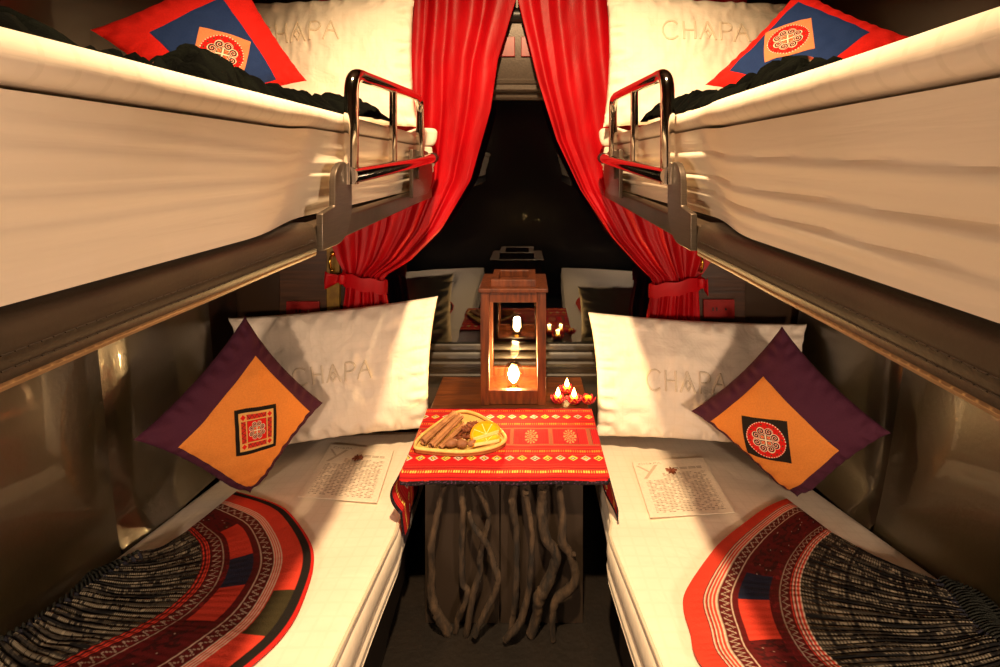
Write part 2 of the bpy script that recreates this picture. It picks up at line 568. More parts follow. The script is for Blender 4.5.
def lower_bed(sg, side):
    base = empty('berth_base', ((BW(sg, 1.0) + interp(AISLE[sg], 1.0)) / 2, 1.0, 0))
    rings = []
    for y in (-0.1, 0.987, 1.42, 1.49, 2.12):
        xa, xw = interp(AISLE[sg], y) + sg * 0.035, BW(sg, y) - sg * 0.01
        rings.append([(xa, y, 0), (xa, y, 0.235), (xw, y, 0.235), (xw, y, 0)])
    k = [MB().loft(rings, flip=(sg < 0)).build('base_box', M['board'], smooth=False, bevel=0.006)]
    settle(base, k)
    tag(base, 'dark %s lower berth base box under the white mattress' % side, 'berth', 'lower berth bases')
    # mattress in a fitted sheet
    m = MB()
    ys = np.linspace(-0.1, 2.12, 80)
    nu = 46
    P = np.zeros((len(ys), nu + 17, 3))
    UV = np.zeros((len(ys), nu + 17, 2))
    for i, y in enumerate(ys):
        xa, xw = interp(AISLE[sg], y), BW(sg, y) - sg * 0.004
        end = min(1.0, (2.12 - y) / 0.03) ** 0.5 if y > 2.09 else 1.0
        row = [(xw, 0.245 + 0.02), (xw, BZ(sg, xw, y) - 0.015)]
        for j in range(nu):
            t = j / (nu - 1)
            x = lerp(xw - sg * 0.012, xa + sg * 0.018, t)
            z = BZ(sg, x, y) + 0.0035 * fnoise(x * 2, y * 4, 3.1 + sg, 2.2) + 0.010 * math.sin(PI * t) ** 0.7 - 0.008
            z += 0.014 * max(0, 1 - (1 - t) / 0.05) * 0
            row.append((x, z))
        zt = BZ(sg, xa, y) - 0.008
        w1 = 0.004 * fnoise(0, y * 3, 7.7 * sg)
        hgt = zt - 0.238
        for fx, fz in ((0.006, 0.018), (0.000, 0.05), (0.002, 0.085), (0.010, 0.105), (0.013, 0.112), (0.005, 0.125), (-0.004, 0.25),
                       (-0.006, 0.42), (0.000, 0.56), (0.008, 0.60), (0.006, 0.64), (-0.006, 0.70), (-0.004, 0.80), (0.004, 0.86), (-0.003, 0.91)):
            row.append((xa + sg * (fx + w1), zt - fz * hgt))
        assert len(row) == nu + 17
        for j, (x, z) in enumerate(row):
            P[i, j] = (x, y, 0.24 + (z - 0.24) * end)
            UV[i, j] = (x, y) if j < nu + 2 else (xa - sg * (j - nu) * 0.012, y)
    m.grid(P, uv=UV, flip=(sg > 0))
    kk = P.shape[1]
    n = len(m.v)
    # bottom and ends close the shape
    m.add([P[0, 0], P[0, -1], P[-1, -1], P[-1, 0]], [(0, 1, 2, 3)])
    m.f.append(tuple(range(kk)))
    m.f.append(tuple(range((len(ys) - 1) * kk, len(ys) * kk))[::-1])
    o = m.build('mattress', M['sheet'], angle=70)
    tag(o, 'white sheeted mattress of the %s lower bed with lit aisle edge' % side, 'mattress', 'lower bed mattresses')
    # sewn piping along the aisle edge
    pth = [(interp(AISLE[sg], y) + sg * 0.004, y, BZ(sg, interp(AISLE[sg], y), y) - 0.012) for y in np.linspace(-0.09, 2.08, 40)]
    p1 = MB().tube(pth, 0.0045, 8).build('piping', M['thread'], o)
    pth = [(interp(AISLE[sg], y) + sg * 0.003, y, BZ(sg, interp(AISLE[sg], y), y) - 0.012 - 0.55 * (BZ(sg, interp(AISLE[sg], y), y) - 0.25)) for y in np.linspace(-0.09, 2.08, 40)]
    MB().tube(pth, 0.004, 8).build('piping', M['thread'], o)


lower_bed(-1, 'left')
lower_bed(1, 'right')

# ------------------------------------------------------------------ upper bunks
UX = {-1: -0.44, 1: 0.352}


def rounded_end(y, y0, y1, r):
    e = 1.0
    if y > y1 - r:
        e = math.sqrt(max(0.0, 1 - ((y - (y1 - r)) / r) ** 2))
    return e


def upper_bunk(sg, side):
    xe, xw = UX[sg], (XL + 0.002 if sg < 0 else XR - 0.002)
    bunk = empty('upper_bunk', ((xe + xw) / 2, 1.0, 1.36))
    k = []
    k.append(MB().box(min(xw, xe + sg * 0.07), max(xw, xe + sg * 0.07), -0.10, 2.085, 1.372, 1.425).build('bunk_board', M['board'], smooth=False))
    # padded leather edge
    prof = [(0.10, 1.426), (0.022, 1.428), (0.006, 1.423), (-0.002, 1.412), (-0.004, 1.396), (-0.005, 1.380), (-0.003, 1.368), (0.004, 1.362), (0.02, 1.360), (0.10, 1.360)]
    rings = []
    for y in np.linspace(-0.10, 0.925, 40):
        wv = 0.004 * fnoise(y * 5, 1.3 * sg)
        rings.append([(xe + sg * (dx + (wv if dx < 0.05 else 0)), y, z) for dx, z in prof])
    pad = MB().loft(rings, flip=(sg < 0)).build('padded_edge', M['leather'], angle=60)
    st = MB()
    for zz, dx in ((1.391, -0.0049), (1.378, -0.0055)):
        y = -0.05
        while y < 0.91:
            wv = 0.004 * fnoise(y * 5, 1.3 * sg)
            st.tube([(xe + sg * (dx + wv), y, zz), (xe + sg * (dx + wv), y + 0.0085, zz)], 0.0008, 5)
            y += 0.0105
    s1 = st.build('stitching', M['stitch'], pad)
    pp = MB().tube([(xe + sg * (0.002 + 0.004 * fnoise(y * 5, 1.3 * sg)), y, 1.364) for y in np.linspace(-0.1, 0.925, 40)], 0.0055, 8).build('piping', M['piping'], pad)
    k.append(pad)
    # steel beam carrying the far half
    bx0, bx1 = sorted((xe + sg * 0.004, xe + sg * 0.05))
    rings = []
    for y, za, zb in ((0.935, 1.366, 1.420), (1.72, 1.385, 1.431), (2.085, 1.39, 1.431)):
        rings.append([(bx0, y, za), (bx1, y, za), (bx1, y, zb), (bx0, y, zb)])
    k.append(MB().loft(rings).build('steel_beam', M['darksteel'], smooth=False, bevel=0.005))
    # bracket plates with rounded corners, facing the aisle
    def plate(y0, y1, outline, name, mm):
        th = 0.012
        v0 = [(xe - sg * 0.016, y, z) for y, z in outline]
        v1 = [(xe - sg * 0.002, y, z) for y, z in outline]
        return MB().loft([v0, v1]).build(name, mm, angle=30, bevel=0.002)
    ol = []
    yA, yB = (0.99, 1.085)
    zt, zb_ = 1.548, 1.368
    for a in np.linspace(0, PI, 9):
        ol.append(((yA + yB) / 2 + (yB - yA) / 2 * math.cos(a), zt - 0.04 + 0.045 * math.sin(a)))
    ol += [(yA, 1.455), (0.93, 1.445), (0.93, zb_)]
    for a in np.linspace(-PI / 2, 0, 8):
        ol.append((yB - 0.08 + 0.08 * math.cos(a), zb_ + 0.08 + 0.08 * math.sin(a)))
    pl = plate(0, 0, ol, 'bracket_plate', M['steel'])
    k.append(pl)
    ol = []
    y0, y1 = 1.66, 2.0
    for (cy, cz, a0, a1) in ((y1 - 0.13, 1.40 + 0.11, -PI / 2, PI / 2),):
        for a in np.linspace(a0, a1, 12):
            ol.append((cy + 0.13 * math.cos(a), cz + 0.09 * math.sin(a)))
    ol += [(y0, 1.60), (y0, 1.42)]
    pl2 = plate(0, 0, ol, 'bracket_plate', M['steel'])
    MB().tube([(xe - sg * 0.015, 1.72, 1.51), (xe - sg * 0.026, 1.72, 1.51)], 0.022, 14).build('bolt', M['steel'], pl2)
    k.append(pl2)
    # chrome guard rail
    rx = xe - sg * 0.022
    hoop = [(rx, 1.065, 1.50), (rx, 1.065, 1.58), (rx, 1.065, 1.68), (rx, 1.066, 1.725), (rx, 1.078, 1.752), (rx, 1.11, 1.766), (rx, 1.18, 1.771),
            (rx, 1.4, 1.784), (rx, 1.62, 1.796), (rx, 1.69, 1.797), (rx, 1.73, 1.787), (rx, 1.742, 1.76), (rx, 1.745, 1.70), (rx, 1.745, 1.62), (rx, 1.745, 1.55)]
    hp = smooth_path(hoop, 70)
    hr = [0.0165 for p in hp]
    rail = MB().tube(hp, hr, 16).build('guard_rail', M['chrome'])
    MB().tube([(rx, 1.05, 1.520), (rx, 1.20, 1.527), (rx, 1.6, 1.548), (rx, 1.95, 1.570)], 0.0215, 16).build('lower_rail', M['chrome'], rail)
    MB().tube([(rx, 1.395, 1.78), (rx, 1.395, 1.54)], 0.012, 14).build('upright', M['chrome'], rail)
    MB().tube([(rx, 1.95, 1.570), (rx, 1.99, 1.5725)], 0.024, 16).build('rail_cap', M['black_plastic'], rail)
    k.append(rail)
    settle(bunk, k)
    tag(bunk, '%s upper bunk with padded leather edge and chrome guard rail' % side, 'bunk', 'upper bunks')

    CREASE = {-1: [(0.80, -0.25, 0.1, 0.004), (0.56, -0.05, 0.0, 0.0035), (0.40, 0.10, -0.1, 0.003), (0.93, -0.35, 0.1, 0.003)],
              1: [(0.70, 0.22, -0.15, 0.007), (0.44, 0.16, -0.10, 0.008), (0.22, 0.20, -0.08, 0.008), (0.08, 0.15, -0.05, 0.006)]}

    def over(y):
        t = min(1, max(0, (0.98 - y) / 0.28))
        return t * t * (3 - 2 * t)

    def endbulge(y):
        t = min(1, max(0, (y - 1.985) / 0.035))
        return 0.050 * t * t * (3 - 2 * t)

    # mattress: the side leans in a little towards its foot, with long creases
    ys = np.concatenate([np.linspace(-0.10, 1.90, 80), np.linspace(1.91, 2.085, 24)])
    zs = np.linspace(0.0, 1.0, 34)
    P, UV = [], []
    for y in ys:
        e = rounded_end(y, -0.1, 2.0851, 0.07)
        row, uvr = [], []
        row.append((xw, y, 1.4335 - 0.004 * over(y))); uvr.append((xw, y))
        zb_, zt_ = 1.4335 - 0.004 * over(y), 1.6225 - 0.016 * over(y)
        for t in zs:
            z = lerp(zb_, zt_, t)
            bulge = 0.022 * math.sin(PI * t) ** 0.6
            cr = 0.004 * fnoise(y * 0.9 + 3 * t, z * 20, 2.0 + sg) + 0.0016 * fnoise(y * 2.2, z * 40, 5.0 + sg)
            for c0, c1, c2, ca in CREASE[sg]:
                zc_ = c0 + c1 * (y - 0.4) + c2 * (y - 0.4) ** 2
                dz = (t - zc_)
                cr += ca * (math.exp(-(dz / 0.030) ** 2) * (1 if dz < 0 else 0.25) - 0.7 * math.exp(-((dz + 0.075) / 0.05) ** 2))
            cr *= min(1, t * 5) * min(1, (1 - t) * 5)
            near = max(0, min(y, 1.6) - 0.85) * 0.004 * math.sin(z * 190 + 1.5 * math.sin(y * 5)) * min(1, t * 4) * min(1, (1 - t) * 4)
            x = xe + sg * (0.016 + (0.008 + 0.026 * (1 - over(y))) * (1 - t) + cr + near + (1 - e) * 0.06) - sg * (0.022 * over(y) + 0.034 * t ** 1.3 * over(y) + endbulge(y) * math.sin(PI * min(1, 0.15 + t * 0.7)))
            row.append((x, y, z)); uvr.append((z, y))
        for q in (0.25, 0.5, 0.75, 1.0):
            row.append((lerp(xe + sg * 0.05, xw, q), y, 1.6225 - 0.016 * over(y))); uvr.append((lerp(xe, xw, q), y))
        P.append(row); UV.append(uvr)
    P, UV = np.array(P), np.array(UV)
    mb = MB().grid(P, uv=UV, flip=(sg < 0))
    kk = P.shape[1]
    mb.f.append(tuple(range(kk))[::-1] if sg > 0 else tuple(range(kk)))
    mb.f.append(tuple(range((len(ys) - 1) * kk, len(ys) * kk)))
    for i in range(len(ys) - 1):
        q4 = (i * kk, i * kk + kk - 1, (i + 1) * kk + kk - 1, (i + 1) * kk)
        mb.f.append(q4)
    o = mb.build('mattress', M['side'], angle=70)
    tag(o, 'white mattress with creased side on the %s upper bunk' % side, 'mattress', 'upper bunk mattresses')

    # duvet: rolled lip over the mattress edge
    ys = np.concatenate([np.linspace(-0.10, 1.90, 90), np.linspace(1.91, 2.08, 24)])
    P, UV = [], []
    for y in ys:
        e = rounded_end(y, -0.1, 2.0801, 0.07)
        n1 = fnoise(y * 3, 0.3 + sg * 4)
        r = 0.023 + 0.002 * n1
        puff = min(1, max(0, (y - 1.78) / 0.18))
        zc = 1.6498 + 0.034 * puff * puff * (3 - 2 * puff) - 0.016 * over(y) + 0.0012 * fnoise(y * 4, 9.0 + sg)
        row, uvr = [], []
        for a in np.linspace(-PI * 0.5, PI * 0.5, 16):
            x = xe - sg * (0.058 * over(y) + 0.8 * endbulge(y)) + sg * (0.028 - r * math.cos(a) * (0.95 + 0.1 * n1) + (1 - e) * 0.10)
            z = zc + r * math.sin(a) * 0.95 - (0.034 * puff * puff * (3 - 2 * puff) * max(0.0, -math.sin(a)))
            row.append((x, y, z)); uvr.append((a * r, y))
        for q in np.linspace(0.06, 1, 22):
            x = lerp(xe - sg * (0.058 * over(y) + 0.8 * endbulge(y)) + sg * (0.028 + (1 - e) * 0.1), xw - sg * 0.0, q)
            z = zc - 0.034 * puff * puff * (3 - 2 * puff) * min(1, q * 9) + r * 0.95 + 0.006 * fnoise(x * 4, y * 4, 2.0) + 0.010 * math.sin(PI * q) - 0.004
            row.append((x, y, z)); uvr.append((q * 0.9, y))
        row.append((xw, y, 1.6245 - 0.016 * over(y))); uvr.append((1.0, y))
        P.append(row); UV.append(uvr)
    P, UV = np.array(P), np.array(UV)
    mb = MB().grid(P, uv=UV, flip=(sg < 0))
    kk = P.shape[1]
    mb.f.append(tuple(range(kk))[::-1] if sg > 0 else tuple(range(kk)))
    mb.f.append(tuple(range((len(ys) - 1) * kk, len(ys) * kk)))
    for i in range(len(ys) - 1):
        mb.f.append((i * kk, i * kk + kk - 1, (i + 1) * kk + kk - 1, (i + 1) * kk))
    o = mb.build('duvet', M['duvet'], angle=70)
    tag(o, 'white damask duvet with rolled edge on the %s upper bunk' % side, 'duvet', 'upper bunk duvets')


upper_bunk(-1, 'left')
upper_bunk(1, 'right')


# ------------------------------------------------------------------ pillows and cushions
class Puff:
    squash = 0.0

    """an inflated quad: c00, c10, c11, c01 seen from the front"""

    def __init__(self, c00, c10, c11, c01, H, pinch=0.06, seed=0, wr=0.006, power=0.55):
        self.c = [Vector(p) for p in (c00, c10, c11, c01)]
        self.H, self.pinch, self.seed, self.wr, self.power = H, pinch, seed, wr, power
        self.n = ((self.c[1] - self.c[0]) + (self.c[2] - self.c[3])).cross((self.c[3] - self.c[0]) + (self.c[2] - self.c[1])).normalized()

    def base(self, u, v):
        k = self.pinch
        uu = u + k * (0.5 - u) * math.sin(PI * v) ** 0.8 * (abs(2 * u - 1) ** 1.5)
        vv = v + k * (0.5 - v) * math.sin(PI * u) ** 0.8 * (abs(2 * v - 1) ** 1.5)
        a = self.c[0].lerp(self.c[1], uu)
        b = self.c[3].lerp(self.c[2], uu)
        p = a.lerp(b, vv)
        if self.squash:                      # the corner it stands on is pressed round
            w = math.exp(-((1 - u) ** 2 + v ** 2) / 0.022)
            p = p.lerp((self.c[0] + self.c[1] + self.c[2] + self.c[3]) / 4, self.squash * w)
        return p

    def height(self, u, v):
        a = max(0.0, 1 - (2 * u - 1) ** 2) * max(0.0, 1 - (2 * v - 1) ** 2)
        h = self.H * a ** self.power
        edge = min(1.0, a * 3)
        h += edge * self.wr * (fnoise(u * 5, v * 5, self.seed) + 0.5 * fnoise(u * 13, v * 9, self.seed + 3))
        # radiating seam puckers
        d = min(u, 1 - u, v, 1 - v)
        s = u if min(v, 1 - v) < min(u, 1 - u) else v
        h += self.wr * 0.6 * math.sin(s * 60 + 3 * fnoise(s * 7, self.seed)) * math.exp(-((d - 0.05) / 0.045) ** 2)
        return h

    def front(self, u, v, off=0.0):
        return self.base(u, v) + self.n * (self.height(u, v) + off)

    def back(self, u, v):
        return self.base(u, v) - self.n * (0.75 * self.height(u, v))

    def mesh(self, nu, nv, colf=None, uvs=(1, 1)):
        mb = MB()
        F, K, col, uv = {}, {}, [], []
        verts, faces = [], []
        for i in range(nu + 1):
            for j in range(nv + 1):
                u, v = i / nu, j / nv
                F[i, j] = len(verts)
                verts.append(self.front(u, v))
                col.append(colf(u, v) if colf else (1, 1, 1))
                uv.append((u * uvs[0], v * uvs[1]))
        for i in range(nu + 1):
            for j in range(nv + 1):
                if i in (0, nu) or j in (0, nv):
                    K[i, j] = F[i, j]
                else:
                    u, v = i / nu, j / nv
                    K[i, j] = len(verts)
                    verts.append(self.back(u, v))
                    col.append(colf(0, 0) if colf else (1, 1, 1))
                    uv.append((u * uvs[0], v * uvs[1]))
        for i in range(nu):
            for j in range(nv):
                faces.append((F[i, j], F[i + 1, j], F[i + 1, j + 1], F[i, j + 1]))
                faces.append((K[i, j], K[i, j + 1], K[i + 1, j + 1], K[i + 1, j]))
        return mb.add(verts, faces, col, uv)

    def patch(self, fuv, n, m, off, colf):
        P = np.zeros((n + 1, m + 1, 3))
        col = np.zeros((n + 1, m + 1, 3))
        for i in range(n + 1):
            for j in range(m + 1):
                x, y = 2 * i / n - 1, 2 * j / m - 1
                u, v = fuv(x, y)
                edge = max(abs(x), abs(y)) >= 0.9999
                P[i, j] = self.front(u, v, off if not edge else 0.0004)
                col[i, j] = colf(x, y)
        return MB().grid(P, col)


# the embroidered word, as polylines in a 0..1 high letter box
def arc(cx, cy, rx, ry, a0, a1, n=14):
    return [(cx + rx * math.cos(math.radians(lerp(a0, a1, i / (n - 1)))), cy + ry * math.sin(math.radians(lerp(a0, a1, i / (n - 1))))) for i in range(n)]


WORD = []
WORD.append(arc(0.55, 0.45, 0.55, 0.55, 45, 315, 22))
WORD += [[(1.35, -0.1), (1.35, 1.0)], [(2.05, -0.1), (2.05, 1.0)], [(1.35, 0.45), (2.05, 0.45)]]
WORD += [[(2.35, -0.1), (2.85, 1.0)], [(2.85, 1.0), (3.35, -0.1)], [(2.85, 0.52), (3.05, 0.25), (2.85, -0.02), (2.65, 0.25), (2.85, 0.52)]]
WORD += [[(3.7, -0.1), (3.7, 1.0)], [(3.7, 1.0), (4.05, 1.0)] , arc(4.02, 0.72, 0.36, 0.28, 90, -90, 12), [(3.7, 0.44), (4.02, 0.44)]]
WORD += [[(4.55, -0.1), (5.05, 1.0)], [(5.05, 1.0), (5.55, -0.1)], [(4.78, 0.4), (5.32, 0.4)]]
WORD_W = 5.55


def pillow(c, H, word_at, label, seed, scale=0.085):
    pf = Puff(*c, H, pinch=0.05, seed=seed, wr=0.015, power=0.42)
    W = ((pf.c[1] - pf.c[0]).length, (pf.c[3] - pf.c[0]).length)
    # gentle puckers around the embroidery are part of the cover
    base_h = pf.height
    u0, v0, su = word_at
    sv = su / WORD_W * W[0] / W[1] * 1.35

    def hgt(u, v):
        x, y = (u - u0) / su, (v - v0) / sv
        r = math.exp(-((x - 0.5) / 0.55) ** 2 - ((y - 0.4) / 1.5) ** 2)
        return base_h(u, v) + 0.013 * r * fnoise(u * 30, v * 8, seed + 11)
    pf.height = hgt
    o = pf.mesh(110, 80, None, W).build('pillow', M['pillow'], angle=80)
    th = MB()
    for line in WORD:
        pts = []
        for a, b in zip(line[:-1], line[1:]):
            for t in np.linspace(0, 1, 5)[:-1]:
                pts.append((lerp(a[0], b[0], t), lerp(a[1], b[1], t)))
        pts.append(line[-1])
        th.tube([pf.front(u0 + su * x / WORD_W, v0 + sv * y, 0.001) for x, y in pts], 0.0046, 6)
    th.build('embroidered_lettering', M['thread'], o)
    tag(o, label, 'pillow', 'white embroidered pillows')
    return pf


pillow((at(262, 450, 1.90), at(429, 428, 1.95), at(438, 296, 2.07), at(228, 318, 2.03)), 0.085, (0.30, 0.46, 0.40),
       'white embroidered pillow on the left lower bed, behind the purple cushion with a square patch', 3.0)
pillow((at(596, 436, 1.93), at(800, 450, 1.84), at(807, 324, 1.99), at(588, 312, 2.07)), 0.085, (0.25, 0.42, 0.37),
       'white embroidered pillow on the right lower bed, behind the purple cushion with a round patch', 8.0)
pillow((at(240, 129, 1.90), at(417, 127, 1.94), at(415, -6, 2.06), at(236, 4, 2.04)), 0.075, (0.14, 0.62, 0.46),
       'white embroidered pillow on the left upper bunk', 5.0)
pillow((at(603, 127, 1.94), at(792, 129, 1.86), at(789, 4, 2.00), at(606, -6, 2.06)), 0.075, (0.30, 0.62, 0.46),
       'white embroidered pillow on the right upper bunk', 6.0)

RED, BLACK, CREAM = hx('#d8140f'), hx('#16100c'), hx('#f2e3c4')


def spiral(x, y, cx, cy, r, spin):
    dx, dy = x - cx, y - cy
    rho = math.hypot(dx, dy)
    if rho > r:
        return None
    ph = (math.atan2(dy, dx) * spin + math.atan2(cy, cx)) / (2 * PI)
    f = (rho / r * 2.0 + ph) % 1.0
    if rho > r * 0.90:
        return CREAM
    return BLACK if f < 0.55 else (CREAM if f < 0.78 else RED)


def swirls(x, y, R, r):
    for q in range(8):
        a = (q + 0.5) * PI / 4
        s = spiral(x, y, R * math.cos(a), R * math.sin(a), r, 1 if q % 2 else -1)
        if s is not None:
            return s
    if max(abs(x), abs(y)) < R * 0.62:
        if abs(x) < R * 0.07 or abs(y) < R * 0.07:
            return CREAM
        if abs(abs(x) - R * 0.3) < R * 0.17 and abs(abs(y) - R * 0.3) < R * 0.17:
            return hx('#f08a5a') if abs(abs(x) - abs(y)) > 0.02 else RED
        return BLACK
    return None


def round_emblem(bg):
    def f(x, y):
        r = math.hypot(x, y)
        if r > 0.86:
            return bg
        if r > 0.82:
            return CREAM if int(math.atan2(y, x) * 14) % 2 else RED
        s = swirls(x, y, 0.44, 0.185)
        if s is not None:
            return s
        if 0.70 < r < 0.75 and abs((math.atan2(y, x) / (2 * PI) * 16) % 1 - 0.5) < 0.14:
            return hx('#2c4a2c')
        return RED
    return f


def square_emblem(x, y):
    m = max(abs(x), abs(y))
    tan, gold = hx('#d9a860'), hx('#c98a3a')
    if m > 0.82:
        return BLACK
    if m > 0.78:
        return tan
    if m > 0.46:
        ax, ay = abs(x), abs(y)
        if ax > 0.46 and ay > 0.46:
            d = abs(ax - 0.62) + abs(ay - 0.62)
            return RED if d < 0.13 else tan
        t, wd = (x, ay) if ay > ax else (y, ax)
        if abs(wd - 0.62) < 0.11:
            zz = abs(((t * 4.5) % 1) - 0.5) * 0.36 - 0.09
            return hx('#3a2a20') if abs((wd - 0.62) - zz) < 0.022 else (hx('#c9281c') if abs(wd - 0.62) < 0.10 else CREAM)
        return tan
    if m > 0.44:
        return hx('#3a2a20')
    s = swirls(x, y, 0.29, 0.115)
    return s if s is not None else RED


def cushion(px, depths, H, cover_col, panel_col, panel, emblem, ec, ea, label, group, seed, ecol):
    L, B, R_, T = [at(*p, d) for p, d in zip(px, depths)]
    pf = Puff(L, B, R_, T, H, pinch=0.10, seed=seed, wr=0.009, power=0.5)
    pf.squash = 0.13
    o = pf.mesh(72, 72, lambda u, v: hx(cover_col)).build('cushion', M['cushion'], angle=80)
    tag(o, label, 'cushion', group)
    (ua, ub), (va, vb) = panel
    p = pf.patch(lambda x, y: (lerp(ua, ub, (x + 1) / 2), lerp(va, vb, (y + 1) / 2)), 44, 44, 0.0025, lambda x, y: hx(panel_col))
    p.build('centre_panel', M['cushion'], o, angle=80)['label'] = ecol[0]
    p = pf.patch(lambda x, y: (ec[0] + ea * (x - y), ec[1] + ea * (x + y)), 150, 150, 0.0045, emblem)
    p.build('emblem_patch', M['cushion'], o, angle=80)['label'] = ecol[1]


G1, G2 = 'purple cushions on the lower beds', 'red and blue cushions on the upper bunks'
cushion([(133, 440), (251, 505), (323, 403), (245, 316)], (1.42, 1.66, 1.82, 1.75), 0.085, '#4a1f33', '#e08a3c', ((0.24, 0.93), (0.07, 0.86)), square_emblem,
        (0.60, 0.47), 0.118, 'purple cushion with orange panel and square embroidered patch, on the left lower bed', G1, 1.0,
        ('orange centre panel', 'black edged square red embroidered patch'))
cushion([(691, 411), (799, 509), (891, 433), (782, 326)], (1.78, 1.62, 1.48, 1.72), 0.085, '#4a1f33', '#e08a3c', ((0.14, 0.87), (0.05, 0.64)), round_emblem(hx('#241c14')),
        (0.48, 0.30), 0.118, 'purple cushion with orange panel and round red emblem, on the right lower bed', G1, 2.0,
        ('orange centre panel', 'black patch with round red swirl emblem'))
cushion([(90, 30), (196, 124), (307, 81), (232, -42)], (1.33, 1.50, 1.72, 1.62), 0.075, '#d81c14', '#1c3468', ((0.22, 0.94), (0.20, 0.74)), round_emblem(hx('#e08a5c')),
        (0.60, 0.47), 0.125, 'red cushion with blue panel and round swirl emblem, on the left upper bunk', G2, 3.0,
        ('blue centre panel', 'orange patch with round red swirl emblem'))
cushion([(705, 85), (815, 121), (913, 38), (800, -12)], (1.70, 1.46, 1.38, 1.62), 0.075, '#d81c14', '#1c3468', ((0.12, 0.78), (0.14, 0.87)), round_emblem(hx('#e08a5c')),
        (0.36, 0.52), 0.122, 'red cushion with blue panel and round swirl emblem, on the right upper bunk', G2, 4.0,
        ('blue centre panel', 'orange patch with round red swirl emblem'))


# ------------------------------------------------------------------ pleated hill-tribe skirts on the lower beds
DRED, CORAL, NAVY, WHITE, BATIK, OLIVE = hx('#5a0f10'), hx('#d8402c'), hx('#1a2038'), hx('#e6cdb4'), hx('#201c18'), hx('#37301a')


def zig(t, w, freq, wid):
    z = abs(((t * freq) % 1) - 0.5) * 2
    return abs(w - z) < wid


def skirt_bands(t, r, cfg):
    """r: 0 waist .. 0.5 end of the batik .. 1 hem"""
    hv = fnoise(t * 60, r * 60, 4.4)
    if r < 0.5:
        q = r / 0.5
        d = (q * 46) % 1
        dots = (int(t * 420) % 2 == 0) and d < 0.55
        if cfg['lines'] and abs((q * 5.0) % 1 - 0.5) < 0.035:
            return hx('#0c0b0a')
        if abs((t * 9.0 + 0.25 * q) % 1 - 0.5) < 0.06:
            return hx('#0e0d0c')
        return hx('#8f846e') if dots and hv > -0.25 else (hx('#3a342a') if hv > 0 else BATIK)
    w = (r - 0.5) / 0.5
    b = cfg['b']

    def stripes(lo, hi, n=3):
        f = (w - lo) / (hi - lo) * n % 1
        return WHITE if f < 0.16 else (BLACK if f > 0.86 else CORAL if f > 0.45 else DRED * 1.5)
    if w < b[0]:
        return stripes(0, b[0])
    if w < b[1]:
        ww = (w - b[0]) / (b[1] - b[0])
        return WHITE * 0.55 if zig(t, ww * 1.7 - 0.3, 34, 0.13) or ww > 0.94 else DRED
    if w < b[2]:
        return DRED if hv > -0.3 else DRED * 1.8
    if w < b[3]:
        for lo, hi, cc in cfg['blocks']:
            if lo <= t < hi:
                if cc is None:
                    return WHITE * 0.6 if fnoise(t * 120, w * 60, 1.7) > 0.62 else (DRED if hv > -0.1 else hx('#3c0a0a'))
                return cc
        return DRED
    if w < b[4]:
        return WHITE * 0.8 if w > b[4] - 0.012 else DRED
    if w < b[5]:
        ww = (w - b[4]) / (b[5] - b[4])
        return WHITE * 0.6 if zig(t, ww * 1.7 - 0.3, 40, 0.14) or ww > 0.95 else DRED
    if w < b[6]:
        return stripes(b[5], b[6], 4)
    if w < b[7]:
        for lo, hi, cc in cfg['hem']:
            if lo <= t < hi:
                return cc
        return CORAL
    return hx('#d2221c') if w > 0.978 else hx('#1a1613')


